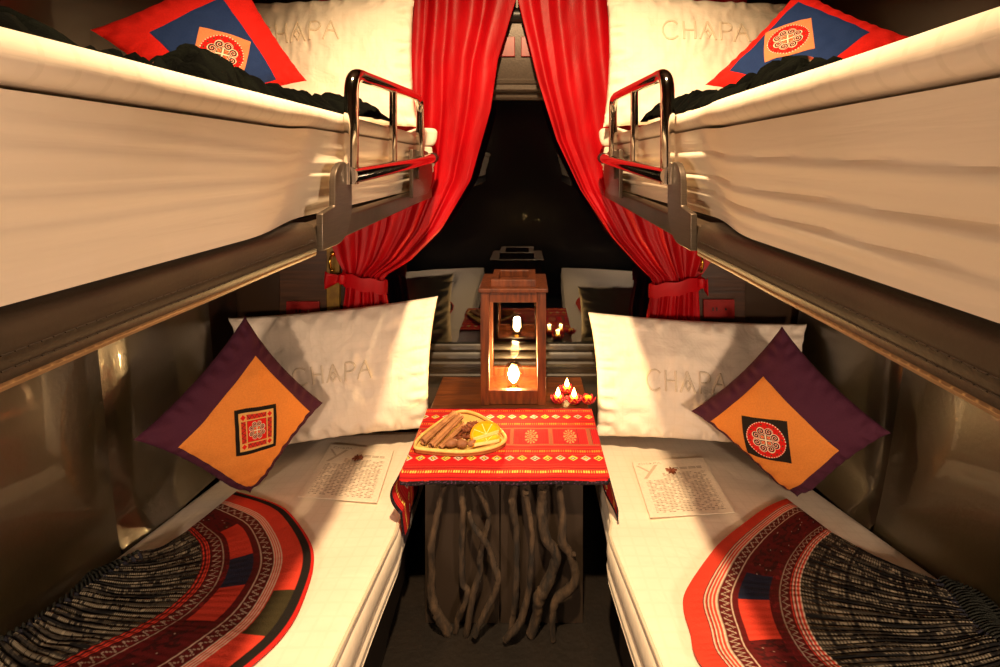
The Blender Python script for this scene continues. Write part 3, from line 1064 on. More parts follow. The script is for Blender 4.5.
def fan_skirt(sg, E_, I, Mi, H, cfg, label, seed):
    mean = [on_bed(sg, *p) for p in (I[3], Mi[3], H[3])]
    o = None
    NT, NR = 260, 190
    P = np.zeros((NT, NR, 3))
    col = np.zeros((NT, NR, 3))
    Eb, Ib, Mb, Hb = [[on_bed(sg, *p) for p in L] for L in (E_, I, Mi, H)]
    for i in range(NT):
        t = i / (NT - 1)
        a, b, c = poly_at(Ib, t), poly_at(Mb, t), poly_at(Hb, t)
        for j in range(NR):
            r = j / (NR - 1)
            p = a.lerp(b, r / 0.5) if r < 0.5 else b.lerp(c, (r - 0.5) / 0.5)
            wob = 0.012 * fnoise(t * 6, 3.3 + seed) * max(0, r - 0.6) / 0.4
            p = p + (b - a).normalized() * wob
            amp = lerp(0.013, 0.0007, min(1, r * 1.7) ** 0.8)
            ph = t * 2 * PI * (34 if r < 0.75 else 34) + 2.5 * fnoise(t * 9, r * 3, seed)
            z = amp * (0.5 + 0.5 * math.sin(ph)) + 0.006 * fnoise(t * 8, r * 5, seed + 2) + 0.004
            z += 0.018 * math.exp(-((r) / 0.12) ** 2)
            edge = min(1.0, (1 - r) * 14, t * 30 + 0.15, (1 - t) * 30 + 0.15)
            P[i, j] = (p.x, p.y, BZ(sg, p.x, p.y) + 0.008 + max(0.0, z) * edge)
            col[i, j] = skirt_bands(t, r, cfg)
    o = MB().grid(P, col, flip=(sg > 0)).build('pleated_skirt', M['skirt'], angle=85, solid=0.004, offset=0.0)
    tag(o, label, 'skirt', 'pleated skirts spread on the lower beds')
    # dark waistband and gathered ruffle above it
    wp, rr = [], []
    pts = [poly_at(Ib, t) for t in np.linspace(0.02, 0.98, 60)]
    for q, p in enumerate(pts):
        wp.append((p.x, p.y, BZ(sg, p.x, p.y) + 0.026))
        rr.append(0.017 + 0.004 * math.sin(q * 1.9))
    MB().tube(wp, rr, 10).build('waistband', woven_navy, o)
    NT2, NR2 = 200, 16
    P = np.zeros((NT2, NR2, 3))
    for i in range(NT2):
        t = i / (NT2 - 1)
        a, b = poly_at(Ib, t), poly_at(Eb, t)
        for j in range(NR2):
            r = j / (NR2 - 1)
            p = a.lerp(b, r)
            z = 0.012 * (0.5 + 0.5 * math.sin(t * 2 * PI * 30 + 2 * r)) + 0.022 * math.sin(PI * min(1, r + 0.25)) + 0.006
            P[i, j] = (p.x, p.y, BZ(sg, p.x, p.y) + 0.008 + z * (1 if r < 0.95 else 0.4))
    MB().grid(P, flip=(sg < 0)).build('gathered_ruffle', M['ruffle'], o, angle=85, solid=0.003)


woven_navy = material('navy_band', '#11131f', '#191a28', rough=0.85, scale=90, bump=0.6, bscale=120)
M['ruffle'] = material('dark_green_cotton', '#22261c', '#15160f', rough=0.9, scale=60, bump=0.5, bscale=140)

fan_skirt(-1, [(128, 567), (105, 573), (88, 580), (76, 593), (48, 618), (13, 642), (-22, 660)],
          [(141, 566), (120, 580), (100, 594), (79, 608), (50, 628), (20, 648), (-15, 668)],
          [(187, 534), (201, 553), (199, 578), (180, 604), (138, 633), (80, 658), (20, 690)],
          [(238, 493), (287, 513), (312, 550), (308, 597), (276, 645), (215, 700), (130, 760)],
          dict(lines=False, b=(0.08, 0.20, 0.25, 0.465, 0.54, 0.65, 0.735, 0.90),
               blocks=((0, 0.13, None), (0.13, 0.30, CORAL * 0.9), (0.30, 0.455, NAVY), (0.455, 0.62, CORAL * 0.8), (0.62, 1.01, None)),
               hem=((0, 0.49, CORAL), (0.49, 0.66, OLIVE), (0.66, 1.01, CORAL))),
          'dark pleated skirt with red bands and black lining, spread on the left lower bed', 1.0)
fan_skirt(1, [(958, 590), (978, 598), (996, 611), (1010, 628), (1022, 640), (1036, 655), (1052, 670)],
          [(937, 595), (948, 609), (958, 622), (968, 636), (980, 648), (1000, 662), (1030, 680)],
          [(832, 536), (815, 552), (803, 576), (801, 602), (812, 640), (836, 668), (870, 700)],
          [(788, 502), (752, 520), (716, 552), (686, 598), (690, 640), (705, 676), (740, 720)],
          dict(lines=True, b=(0.10, 0.19, 0.28, 0.54, 0.60, 0.72, 0.85, 1.1),
               blocks=((0, 0.40, None), (0.40, 0.52, NAVY), (0.52, 0.70, CORAL), (0.70, 1.01, None)), hem=((0, 1.01, CORAL * 0.95),)),
          'dark checked pleated skirt with coral red hem, spread on the right lower bed', 2.0)


# bunched dark skirts on the upper bunks, only their ruffled tops show over the duvets
def bunched(sg, pts, label, seed):
    path = [Vector(p) for p in pts]
    NS, NA = 220, 22
    P = np.zeros((NS, NA, 3))
    col = np.zeros((NS, NA, 3))
    for i in range(NS):
        s = i / (NS - 1)
        p = poly_at(path, s)
        hgt, wid = p.z, 0.10 + 0.03 * fnoise(s * 5, seed)
        for j in range(NA):
            a = j / (NA - 1)
            q = (a - 0.5) * 2
            x = p.x + sg * (-q) * wid * -1
            rip = 0.011 * math.sin(s * 210 + 5 * fnoise(s * 10, a * 3, seed)) + 0.022 * fnoise(s * 22, a * 5, seed) + 0.010 * fnoise(s * 70, a * 11, seed)
            prof = max(0.0, 1 - abs(q) ** 2.2)
            z = 1.676 + prof * (hgt + rip) + 0.004
            P[i, j] = (x + 0.012 * fnoise(s * 40, a * 6, seed + 5), p.y + 0.010 * math.sin(a * 9 + s * 60), z)
            c = hx('#0b0d0a') if (i // 3) % 2 else hx('#060706')
            if 0.60 < a < 0.70 and fnoise(s * 9, seed + 8) > 0.12:
                c = hx('#a8452c') if (i // 2) % 2 else hx('#d0b090')
            col[i, j] = c
    o = MB().grid(P, col, flip=(sg < 0)).build('bunched_skirt', M['black_cotton'], angle=85, solid=0.004, offset=0.0)
    tag(o, label, 'skirt', 'bunched skirts on the upper bunks')


# path points: x, depth, heap height above the duvet
bunched(-1, [(-0.66, 0.45, 0.030), (-0.66, 0.55, 0.046), (-0.66, 0.63, 0.018), (-0.66, 0.72, 0.03), (-0.66, 0.80, 0.012), (-0.66, 0.88, 0.085), (-0.65, 0.97, 0.055), (-0.62, 1.07, 0.045), (-0.58, 1.2, 0.04), (-0.54, 1.32, 0.05), (-0.54, 1.44, 0.03)],
        'black ruffled skirt bunched on the left upper bunk behind the rail', 3.0)
bunched(1, [(0.46, 1.42, 0.05), (0.47, 1.33, 0.055), (0.48, 1.22, 0.05), (0.49, 1.12, 0.035), (0.52, 1.02, 0.05), (0.56, 0.98, 0.075), (0.58, 0.93, 0.075), (0.60, 0.86, 0.05), (0.62, 0.80, 0.02)],
        'black skirt with striped hem bunched on the right upper bunk behind the rail', 4.0)

# ------------------------------------------------------------------ welcome letters with a star anise on each
def letter(sg, quad, label, big):
    b = [on_bed(sg, *p) for p in quad]            # TL, TR, BR, BL
    NU, NV = 170, 240
    P = np.zeros((NU, NV, 3))
    col = np.zeros((NU, NV, 3))
    pap, ink, pale = hx('#f0e4d0'), hx('#9a8870'), hx('#c9b8a0')
    rnd = random.Random(5)
    words = {}
    for i in range(NU):
        u = i / (NU - 1)
        for j in range(NV):
            v = j / (NV - 1)
            p = b[3].lerp(b[2], u).lerp(b[0].lerp(b[1], u), v)
            P[i, j] = (p.x, p.y, BZ(sg, p.x, p.y) + 0.0085 + 0.002 * fnoise(u * 2, v * 3, sg))
            c = pap
            y = 1 - v
            if 0.10 < u < 0.92:
                row = int(y * 40)
                inrow = (y * 40) % 1
                if 11 <= row <= 37 and inrow < 0.5:
                    key = (row, int(u * 26 + row * 0.37))
                    if key not in words:
                        words[key] = rnd.random()
                    if words[key] > 0.18 and (u * 150 + row * 3) % 2.0 < 1.5 and not (row < 16 and u < 0.34):
                        c = ink
                if row in (7, 8) and 0.52 < u < 0.9 and inrow < 0.5 and int(u * 60) % 7:
                    c = ink
            # large pale initial Y at the upper left
            if 0.10 < y < 0.36 and u < 0.34:
                if abs(u - (0.30 - (y - 0.10) * 0.75)) < 0.024 or (y < 0.24 and abs(u - (0.05 + (y - 0.10) * 0.95)) < 0.018):
                    c = pale
            col[i, j] = c
    # heading, spelt in small strokes
    for line in WORD:
        for (x0, y0), (x1, y1) in zip(line[:-1], line[1:]):
            for t in np.linspace(0, 1, 8):
                u = 0.08 + 0.30 * lerp(x0, x1, t) / WORD_W
                v = 1 - 0.075 + 0.030 * lerp(y0, y1, t)
                col[int(u * (NU - 1)), int(v * (NV - 1))] = ink
    o = MB().grid(P, col).build('welcome_letter', M['paper'], angle=85, solid=0.0008)
    tag(o, label, 'letter', 'welcome letters on the lower beds')


letter(-1, [(331, 446), (394, 452), (377, 505), (298, 499)], 'printed white letter lying on the left lower bed', 1)
letter(1, [(632, 464), (703, 459), (735, 515), (650, 520)], 'printed white letter lying on the right lower bed', 1)


def anise_mesh(r=0.026):
    mb = MB()
    for q in range(8):
        a = q * PI / 4 + 0.1 * (q % 3)
        L = r * (0.85 + 0.2 * ((q * 7) % 3) / 2)
        d = Vector((math.cos(a), math.sin(a), 0))
        s = Vector((-d.y, d.x, 0))
        rings = []
        for t, wd, h in ((0.05, 0.12, 0.16), (0.35, 0.20, 0.28), (0.65, 0.18, 0.30), (0.88, 0.08, 0.26), (1.0, 0.015, 0.24)):
            c = d * (L * t)
            rings.append([c - s * wd * r + Vector((0, 0, 0.16 * r)), c + Vector((0, 0, 0)), c + s * wd * r + Vector((0, 0, 0.16 * r)),
                          c + s * wd * 0.5 * r + Vector((0, 0, h * r)), c + Vector((0, 0, h * 0.55 * r)), c - s * wd * 0.5 * r + Vector((0, 0, h * r))])
        mb.loft(rings)
    return mb


star0 = anise_mesh().build('star_anise', M['anise'], angle=35)


def star(loc, rot, scale, label, group, first=False):
    s = star0 if first else star0.copy()
    if not first:
        C.objects.link(s)
    s.location, s.rotation_euler, s.scale = loc, rot, (scale,) * 3
    tag(s, label, 'star anise', group)
    return s


p = on_bed(-1, 358, 461)
star((p.x, p.y, p.z + 0.010), (-0.12, 0.06, 0.3), 0.95, 'brown star anise lying on the letter of the left lower bed', 'star anise on the letters', True)
p = on_bed(1, 671.5, 474)
star((p.x, p.y, p.z + 0.010), (-0.12, -0.06, 0.7), 0.9, 'brown star anise lying on the letter of the right lower bed', 'star anise on the letters')

# ------------------------------------------------------------------ table under the window
TZ = 0.535
TX0, TX1, TY0, TY1 = -0.405, 0.252, 1.465, 2.139
table = empty('window_table', ((TX0 + TX1) / 2, 1.8, 0))
k = [MB().box(TX0, TX1, TY0, TY1, TZ - 0.03, TZ).build('tabletop', M['table_wood'], smooth=False, bevel=0.004)]
xs = (at(425, 0, 1.515).x, at(500, 0, 1.515).x, at(583, 0, 1.515).x)
k.append(MB().box(xs[0], xs[1] - 0.002, 1.515, 1.535, 0.0, TZ - 0.031).build('front_panel', M['panel'], smooth=False, bevel=0.002))
k.append(MB().box(xs[1] + 0.002, xs[2], 1.515, 1.535, 0.0, TZ - 0.031).build('front_panel', M['panel'], smooth=False, bevel=0.002))
k.append(MB().box(xs[0], xs[2], 1.5365, 2.13, 0.0, TZ - 0.031).build('cabinet_body', M['board'], smooth=False))
settle(table, k)
tag(table, 'brown wooden window table on a dark boxed cabinet', 'table')

BR = [
    ([(205, 72), (192, 140), (180, 200), (167, 270), (165, 330), (164, 430), (176, 470), (192, 505), (225, 565)], (9, 10, 11, 12, 12, 14, 15, 16, 17)),
    ([(258, 72), (264, 120), (268, 180), (264, 300), (266, 400), (282, 425), (268, 470), (250, 510), (243, 560)], (13, 12, 10, 10, 10, 9, 9, 9, 9)),
    ([(285, 170), (300, 205), (330, 245), (352, 290), (362, 325), (380, 365), (378, 400), (362, 450), (330, 510), (303, 558)], (8, 8, 10, 9, 10, 11, 10, 10, 10, 11)),
    ([(312, 72), (328, 110), (345, 160), (350, 195), (338, 245), (326, 290), (320, 370), (298, 440), (288, 500), (275, 575)], (9, 9, 8, 8, 9, 10, 10, 11, 11, 11)),
    ([(440, 72), (430, 110), (428, 160), (440, 230), (440, 350), (436, 450), (430, 500), (420, 550)], (14, 14, 13, 10, 10, 10, 10, 11)),
    ([(468, 72), (470, 130), (482, 180), (490, 240), (487, 340), (478, 430), (462, 500), (440, 535), (402, 578)], (11, 10, 9, 9, 9, 10, 12, 11, 10)),
    ([(525, 72), (522, 130), (522, 180), (535, 250), (566, 300), (558, 360), (532, 410), (512, 440), (508, 500), (486, 565)], (17, 17, 17, 16, 17, 17, 19, 20, 17, 16)),
    ([(578, 72), (584, 140), (590, 200), (586, 262), (608, 300), (628, 350), (628, 385), (605, 420), (570, 455), (556, 500), (558, 580)], (11, 11, 12, 16, 12, 14, 14, 15, 14, 11, 9)),
]
BL = ['leftmost of the dark branches in front of the table cabinet, bowed outward', 'straight knotted branch in front of the cabinet, second from the left bed',
      'dark branch of the left cabinet panel that bows out to the panel seam', 'thin forked branch between the straight branch and the bowed one',
      'slim dark branch just right of the cabinet panel seam', 'thin branch splaying a foot to the left, right of the panel seam',
      'thickest dark crooked branch in front of the right cabinet panel', 'rightmost of the dark branches in front of the table cabinet, with a knot']
for i, ((pts, rads), lab) in enumerate(zip(BR, BL)):
    D = 1.480 if i in (0, 1, 3, 4, 6) else 1.464
    if i == 2:
        D = 1.455
    if i == 5:
        D = 1.445
    if i == 6:
        D = 1.472
    w = [at(380 + .3103 * x, 460 + .3103 * y, D) for x, y in pts]
    for q, p in enumerate(w):
        p.y += 0.006 * math.sin(q * 1.7 + i)
    w[0].z = min(w[0].z, TZ - 0.046)
    if i in (4, 5):
        w[0].y += 0.014
        w[1].y += 0.008
    n = 60
    path = smooth_path(w, n)
    rr = [np.interp(j / (n - 1), np.linspace(0, 1, len(rads)), rads) * .3103 * D / 450 for j in range(n)]
    for j, p in enumerate(path):
        rr[j] *= 1 + 0.16 * fnoise(j * 0.5, i * 3.1)
        p.x += 0.003 * fnoise(j * 0.35, i * 7.7)
        if p.z < rr[j]:
            p.z = max(p.z, 0.004)
    b = MB().tube(path, rr, 10)
    # a cut twig stub on the knotted ones
    if i == 7:
        q = path[25]
        b.tube([q, q + Vector((0.012 * (1 if i != 1 else -1), -0.014, 0.016))], [rr[25] * 0.7, rr[25] * 0.5], 8)
    o = b.build('branch', M['bark'], angle=70)
    tag(o, lab, 'branch', 'dark branches standing before the table cabinet')


# ------------------------------------------------------------------ woven red table cloth
def cloth_pattern(x, w):
    """x: metres across the cloth, w: 0 window edge .. 1 aisle edge"""
    red, dark, orange, yel = hx('#c8161c'), hx('#8a0f18'), hx('#e8862c'), hx('#f0d060')
    hv = fnoise(x * 300, w * 120, 2.0)

    def dots(c, half=0.012):
        return abs(w - c) < half and (x * 120) % 1 < 0.5

    def diamonds(c):
        q = ((x * 23.0) % 1 - 0.5) * 2
        y = (w - c) / 0.034
        d = abs(q) * 1.25 + abs(y)
        if d < 0.35:
            return yel if int(x * 23.0) % 3 else WHITE
        if d < 0.62:
            return BLACK
        if d < 0.98:
            return WHITE if int(x * 23.0) % 2 else yel
        return None
    for c in (0.15, 0.745):
        if abs(w - c) < 0.036:
            d = diamonds(c)
            return d if d is not None else red
    for c in (0.05, 0.265, 0.655):
        if dots(c):
            return orange
    if dots(0.905, 0.014):
        return yel
    if 0.33 < w < 0.58:
        if w < 0.345 or w > 0.565:
            return hx('#9c5238')
        q = (x / 0.142) % 1
        if q < 0.05 or q > 0.95:
            return hx('#9c5238')
        if q < 0.30 or q > 0.70:
            return (hx('#e01820') if int(q * 60) % 3 else hx('#70101a'))
        y = (w - 0.455) / 0.1
        g = math.hypot((q - 0.5) / 0.17, y)
        if g < 1 and (int(math.atan2(y, (q - 0.5) / 0.17) * 4) + int(g * 3)) % 2 == 0:
            return hx('#d88a5c')
        return hx('#a81420')
    if 0.79 < w < 0.89 or w > 0.92:
        return hx('#d41c20') if int(w * 130) % 2 else hx('#b03a2c') if int(w * 130) % 4 else dark
    f = int(w * 110) % 4
    return red if f > 1 else (hx('#9c1018') if f else hx('#b8382c'))


def build_cloth():
    nx, nw = 420, 190
    P = np.zeros((nx, nw, 3))
    col = np.zeros((nx, nw, 3))
    flap = 0.215
    L = TX1 - TX0 + 0.012
    tot = L + 2 * flap
    for i in range(nx):
        s = -flap + tot * i / (nx - 1)
        for j in range(nw):
            w = j / (nw - 1)
            s2 = w * 1.045
            edge_y = 1.448 + 0.004 * fnoise(s * 9, 2.2)
            y = lerp(1.852, edge_y, min(1.0, s2))
            z = TZ + 0.0035 + 0.0015 * fnoise(s * 14, w * 9, 1.0)
            if s2 > 1:
                z -= (s2 - 1) / 0.045 * 0.020 * (1 + 0.3 * fnoise(s * 12, 5.0))
                y -= 0.003
            if s < 0:
                d = -s / flap
                sp = max(0.0, (w - 0.5) / 0.5)
                x = TX0 - 0.007 - 0.030 * math.sin(PI * min(1, d * 2.0)) * sp + 0.012 * d * sp + 0.004 * math.sin(w * 16) * d
                z = TZ + 0.0035 - max(0, (0.235 * d) - 0.004) * (1 - 0.12 * (1 - w))
                y = lerp(1.852, 1.448 - 0.012 * math.sin(PI * d) + 0.02 * d * d, w)
            elif s > L:
                d = (s - L) / flap
                sp = max(0.0, (w - 0.5) / 0.5)
                x = TX1 + 0.007 + 0.026 * min(1, d * 1.4) * sp + 0.004 * math.sin(w * 14 + 1) * d
                z = TZ + 0.0035 - max(0, (0.145 * d) - 0.004) * (0.86 + 0.14 * w)
                y = lerp(1.852, 1.448 - 0.02 * sp + 0.02 * d * d * sp, w)
            else:
                x = TX0 - 0.006 + s
            P[i, j] = (x, y, z)
            c = cloth_pattern(s + 0.5, w)
            if w > 0.972 + 0.006 * fnoise(s * 30, 1.1) or (min(i, nx - 1 - i) < 8 + 3 * fnoise(w * 30, 3.0)):
                c = hx('#1a1418') if fnoise(s * 160, w * 160, 6.0) < 0.35 else hx('#5a3a56')
            elif w < 0.012:
                c = hx('#3a1414')
            col[i, j] = c
    o = MB().grid(P, col, flip=True).build('table_cloth', M['cloth'], angle=85, solid=0.003, offset=1.0)
    tag(o, 'red woven tribal patterned cloth draped across the window table', 'tablecloth')


build_cloth()
CZ = TZ + 0.007

# ------------------------------------------------------------------ lantern with a glowing bulb
lx0, lx1, ly0, ly1 = at(480.5, 0, 1.885).x, at(546, 0, 1.885).x, 1.885, 2.125
z0 = TZ
zt = at(0, 292, 1.885).z
lan = empty('wooden_lantern', ((lx0 + lx1) / 2, (ly0 + ly1) / 2, z0))
k = []
pw = 0.036
for xx in (lx0, lx1 - pw):
    for yy in (ly0, ly1 - pw):
        k.append(MB().box(xx, xx + pw, yy, yy + pw, z0 + 0.0, zt).build('post', M['lantern_wood'], smooth=False, bevel=0.002))
mb = MB()
k.append(MB().box(lx0 + 0.004, lx1 - 0.004, ly0 + 0.004, ly1 - 0.004, z0 + 0.004, z0 + 0.022).build('base_board', M['lantern_wood'], smooth=False))


def rail_ring(zb, ztop, name):
    mb = MB()
    i = 0.003
    mb.box(lx0 + pw, lx1 - pw, ly0 + i, ly0 + 0.026, zb, ztop).box(lx0 + pw, lx1 - pw, ly1 - 0.026, ly1 - i, zb, ztop)
    mb.box(lx0 + i, lx0 + 0.026, ly0 + pw, ly1 - pw, zb, ztop).box(lx1 - 0.026, lx1 - i, ly0 + pw, ly1 - pw, zb, ztop)
    return mb.build(name, M['lantern_wood'], smooth=False, bevel=0.002)


k.append(rail_ring(z0 + 0.002, z0 + 0.060, 'bottom_rail'))
k.append(rail_ring(zt - 0.045, zt, 'top_rail'))
# overhanging roof slab
k.append(MB().box(lx0 - 0.008, lx1 + 0.008, ly0 - 0.010, ly1 + 0.008, zt, zt + 0.016).build('roof', M['lantern_wood'], smooth=False, bevel=0.003))
# open top box
hx0, hx1, hy0, hy1 = lx0 + 0.042, lx1 - 0.042, ly0 + 0.020, ly1 - 0.03
za, zb = zt + 0.016, zt + 0.046
mb = MB()
mb.box(hx0, hx1, hy0, hy0 + 0.022, za, zb).box(hx0, hx1, hy1 - 0.022, hy1, za, zb)
mb.box(hx0, hx0 + 0.03, hy0 + 0.022, hy1 - 0.022, za, zb).box(hx1 - 0.03, hx1, hy0 + 0.022, hy1 - 0.022, za, zb)
k.append(mb.build('top_collar', M['lantern_wood'], smooth=False, bevel=0.002))
# glass panes
for b in ((lx0 + pw - 0.004, lx1 - pw + 0.004, ly0 + 0.014, ly0 + 0.017), (lx0 + pw - 0.004, lx1 - pw + 0.004, ly1 - 0.017, ly1 - 0.014),
          (lx0 + 0.014, lx0 + 0.017, ly0 + pw - 0.004, ly1 - pw + 0.004), (lx1 - 0.017, lx1 - 0.014, ly0 + pw - 0.004, ly1 - pw + 0.004)):
    k.append(MB().box(*b, z0 + 0.058, zt - 0.043).build('glass_pane', M['pane'], smooth=False))
# bulb on its socket
bc = Vector(((lx0 + lx1) / 2 - 0.002, (ly0 + ly1) / 2 - 0.02, 0))
bz = CAM_H - (374 - 163) / 450.0 * bc.y
bulb = MB().lathe([(0.003, 0.052), (0.02, 0.050), (0.036, 0.036), (0.043, 0.012), (0.041, -0.010), (0.030, -0.034), (0.017, -0.052), (0.014, -0.062)], (bc.x, bc.y, bz), 28).build('bulb', M['bulb'])
MB().lathe([(0.004, 0.026), (0.017, 0.020), (0.025, 0.002), (0.020, -0.018), (0.008, -0.036)], (bc.x, bc.y, bz), 16).build('filament', M['filament'], bulb)
MB().lathe([(0.016, -0.058), (0.019, -0.064), (0.019, z0 + 0.03 - bz), (0.03, z0 + 0.024 - bz), (0.03, z0 + 0.0225 - bz)], (bc.x, bc.y, bz), 20).build('socket', M['gold'], bulb)
k.append(bulb)
pd = bpy.data.lights.new('lantern_light', 'POINT')
pd.energy = LANTERN_W
pd.color = WARM2
pd.shadow_soft_size = 0.02
po = bpy.data.objects.new('lantern_light', pd)
C.objects.link(po)
po.location = (bc.x, bc.y, bz + 0.030)
settle(lan, k + [po])
tag(lan, 'reddish wooden glass lantern with a glowing bulb on the window table', 'lantern')

# ------------------------------------------------------------------ lotus candles beside the lantern
def lotus(px, py, D, lit, label):
    p = at(px, py, D)
    root = empty('lotus_candle', (p.x, D, TZ))
    k = []
    for ring, (n, rr, tilt, hh) in enumerate(((7, 0.024, 0.85, 0.024), (6, 0.017, 0.45, 0.028))):
        for q in range(n):
            a = 2 * PI * (q + 0.5 * ring) / n
            d = Vector((math.cos(a), math.sin(a), 0))
            s = Vector((-d.y, d.x, 0))
            P = np.zeros((7, 7, 3))
            for i in range(7):
                t = i / 6
                for j in range(7):
                    v = (j / 6 - 0.5) * 2
                    wd = 0.012 * math.sin(PI * min(0.98, 0.18 + 0.80 * t)) ** 0.8
                    c = Vector((p.x, D, TZ + 0.003)) + d * (0.010 + rr * t * tilt + 0.004 * v * v) + Vector((0, 0, hh * t ** 1.5))
                    P[i, j] = c + s * wd * v
            k.append(MB().grid(P).build('petal', M['petal'], angle=85, solid=0.0015))
    k.append(MB().lathe([(0.002, 0.002), (0.013, 0.002), (0.016, 0.012), (0.015, 0.028), (0.003, 0.027)], (p.x, D, TZ), 20).build('wax_cup', M['wax']))
    if lit:
        k.append(MB().lathe([(0.0008, 0.026), (0.008, 0.031), (0.010, 0.038), (0.006, 0.050), (0.0006, 0.064)], (p.x, D, TZ + 0.002), 12).build('flame', M['flame']))
        d = bpy.data.lights.new('candle_light', 'POINT')
        d.energy = 0.8
        d.color = WARM2
        d.shadow_soft_size = 0.008
        q = bpy.data.objects.new('candle_light', d)
        C.objects.link(q)
        q.location = (p.x, D, TZ + 0.052)
        k.append(q)
    settle(root, k)
    tag(root, label, 'candle', 'red lotus candles on the table')


lotus(558, 402, 1.905, True, 'red lotus candle with a lit flame, the one touching the lantern side')
lotus(574, 403, 1.90, True, 'red lotus candle with a lit flame, in front of the rear candle')
lotus(567, 394, 1.985, True, 'red lotus candle with a lit flame, rearmost of the lit candles')
lotus(588, 403, 1.90, False, 'unlit red lotus candle at the right table edge')

# ------------------------------------------------------------------ bamboo tray with spices
tray_pts = [(-0.398, 1.575), (-0.365, 1.555), (-0.22, 1.540), (-0.12, 1.565), (-0.078, 1.612), (-0.11, 1.68), (-0.19, 1.765), (-0.262, 1.795), (-0.315, 1.755), (-0.385, 1.64)]


def closed_curve(pts, n):
    m = len(pts)
    out = []
    for i in range(n):
        x = i / n * m
        a = int(x)
        f = x - a
        p = [Vector(pts[(a + q) % m]) for q in (-1, 0, 1, 2)]
        out.append(0.5 * ((2 * p[1]) + (p[2] - p[0]) * f + (2 * p[0] - 5 * p[1] + 4 * p[2] - p[3]) * f * f + (3 * p[1] - p[0] - 3 * p[2] + p[3]) * f ** 3))
    return out


tc_ = closed_curve(tray_pts, 72)
cen = sum(tc_, Vector((0, 0))) / len(tc_)
tray = empty('bamboo_tray', (cen.x, cen.y, CZ))


def tray_ring(sc_, z):
    return [(cen.x + (p.x - cen.x) * sc_, cen.y + (p.y - cen.y) * sc_, CZ + z) for p in tc_]


k = [MB().loft([tray_ring(0.86, 0.0), tray_ring(0.94, 0.001), tray_ring(0.965, 0.010), tray_ring(0.93, 0.010), tray_ring(0.90, 0.006), tray_ring(0.3, 0.005)], flip=False).build('tray_floor', M['bamboo'], angle=50)]
k.append(MB().loft([tray_ring(0.955, 0.002), tray_ring(0.99, 0.003), tray_ring(1.0, 0.016), tray_ring(0.965, 0.016), tray_ring(0.955, 0.002)], caps=False).build('side_band', M['bamboo_dark'], angle=50))
k.append(MB().tube([Vector((p[0], p[1], p[2])) for p in tray_ring(0.985, 0.019)] + [Vector(tray_ring(0.985, 0.019)[0])], 0.0055, 8, False).build('rim', M['bamboo']))
settle(tray, k)
tag(tray, 'pale rounded triangular bamboo tray on the red cloth', 'tray')


def cinnamon(a, b, r, label, seed):
    a, b = Vector(a), Vector(b)
    ax = (b - a).normalized()
    up = Vector((0, 0, 1))
    sd = ax.cross(up).normalized()
    up = sd.cross(ax)
    rings = []
    prof = []
    for t in np.linspace(0, 1, 26):            # one long scroll rolled inward from both sides
        ang = lerp(-2.2 * PI, 0, t)
        prof.append((ang, lerp(0.38, 1.0, t)))
    for s in np.linspace(0, 1, 14):
        c = a.lerp(b, s)
        rs = r * (1 + 0.10 * fnoise(s * 4, seed))
        ring = []
        for ang, q in prof:
            ring.append(c + (sd * math.cos(ang + 0.5) + up * math.sin(ang + 0.5)) * rs * q)
        rings.append(ring)
    o = MB().loft(rings, closed=False, caps=False).build('cinnamon_stick', M['cinnamon'], angle=60, solid=0.003, offset=-1.0)
    tag(o, label, 'cinnamon stick', 'cinnamon sticks on the tray')


FZ = CZ + 0.0115
cinnamon((-0.372, 1.590, FZ + 0.014), (-0.285, 1.745, FZ + 0.026), 0.0135, 'cinnamon stick along the left side of the bamboo tray', 1.0)
cinnamon((-0.338, 1.565, FZ + 0.014), (-0.258, 1.725, FZ + 0.028), 0.0135, 'cinnamon stick in the middle of the three on the bamboo tray', 2.0)
cinnamon((-0.306, 1.562, FZ + 0.009), (-0.240, 1.690, FZ + 0.016), 0.0075, 'thin cinnamon stick beside the star anise on the bamboo tray', 3.0)
rnd = random.Random(11)
sp = [(-0.235, 1.700), (-0.205, 1.715), (-0.180, 1.690), (-0.215, 1.672), (-0.245, 1.655), (-0.192, 1.655), (-0.225, 1.635), (-0.255, 1.625), (-0.165, 1.66)]
for i, (x, y) in enumerate(sp):
    star((x, y, FZ + 0.001), (rnd.uniform(-.2, .2), rnd.uniform(-.2, .2), rnd.uniform(0, 3)), 0.80, 'brown star anise in the heap on the bamboo tray', 'star anise heaped on the tray')
for i, (x, y, z) in enumerate(((-0.215, 1.688, 0.014), (-0.20, 1.67, 0.016), (-0.228, 1.655, 0.015))):
    star((x, y, FZ + z), (rnd.uniform(-.4, .4), rnd.uniform(-.4, .4), rnd.uniform(0, 3)), 0.80, 'brown star anise in the heap on the bamboo tray', 'star anise heaped on the tray')


def nut(x, y, r, el, rz, label):
    mb = MB()
    rings = []
    for i in range(11):
        t = i / 10
        a = PI * t
        rr = max(0.02, math.sin(a)) * r
        cx = -math.cos(a) * r * el
        rings.append([(cx, rr * math.cos(2 * PI * j / 14) * (1 + 0.10 * fnoise(j, i, x * 90)), rr * math.sin(2 * PI * j / 14) * 0.9) for j in range(14)])
    o = mb.loft(rings).build('dried_cardamom', M['nut'], angle=80)
    o.location = (x, y, FZ + r * 0.85)
    o.rotation_euler = (0, 0, rz)
    tag(o, label, 'spice pod', 'dried pods on the tray')


nut(-0.268, 1.583, 0.014, 1.6, 0.3, 'brown dried pod on the bamboo tray, next to the thin cinnamon stick')
nut(-0.232, 1.580, 0.015, 1.4, -0.2, 'brown dried pod on the bamboo tray, between two other pods')
nut(-0.197, 1.584, 0.013, 1.3, 0.5, 'brown dried pod on the bamboo tray, next to the orange slices')


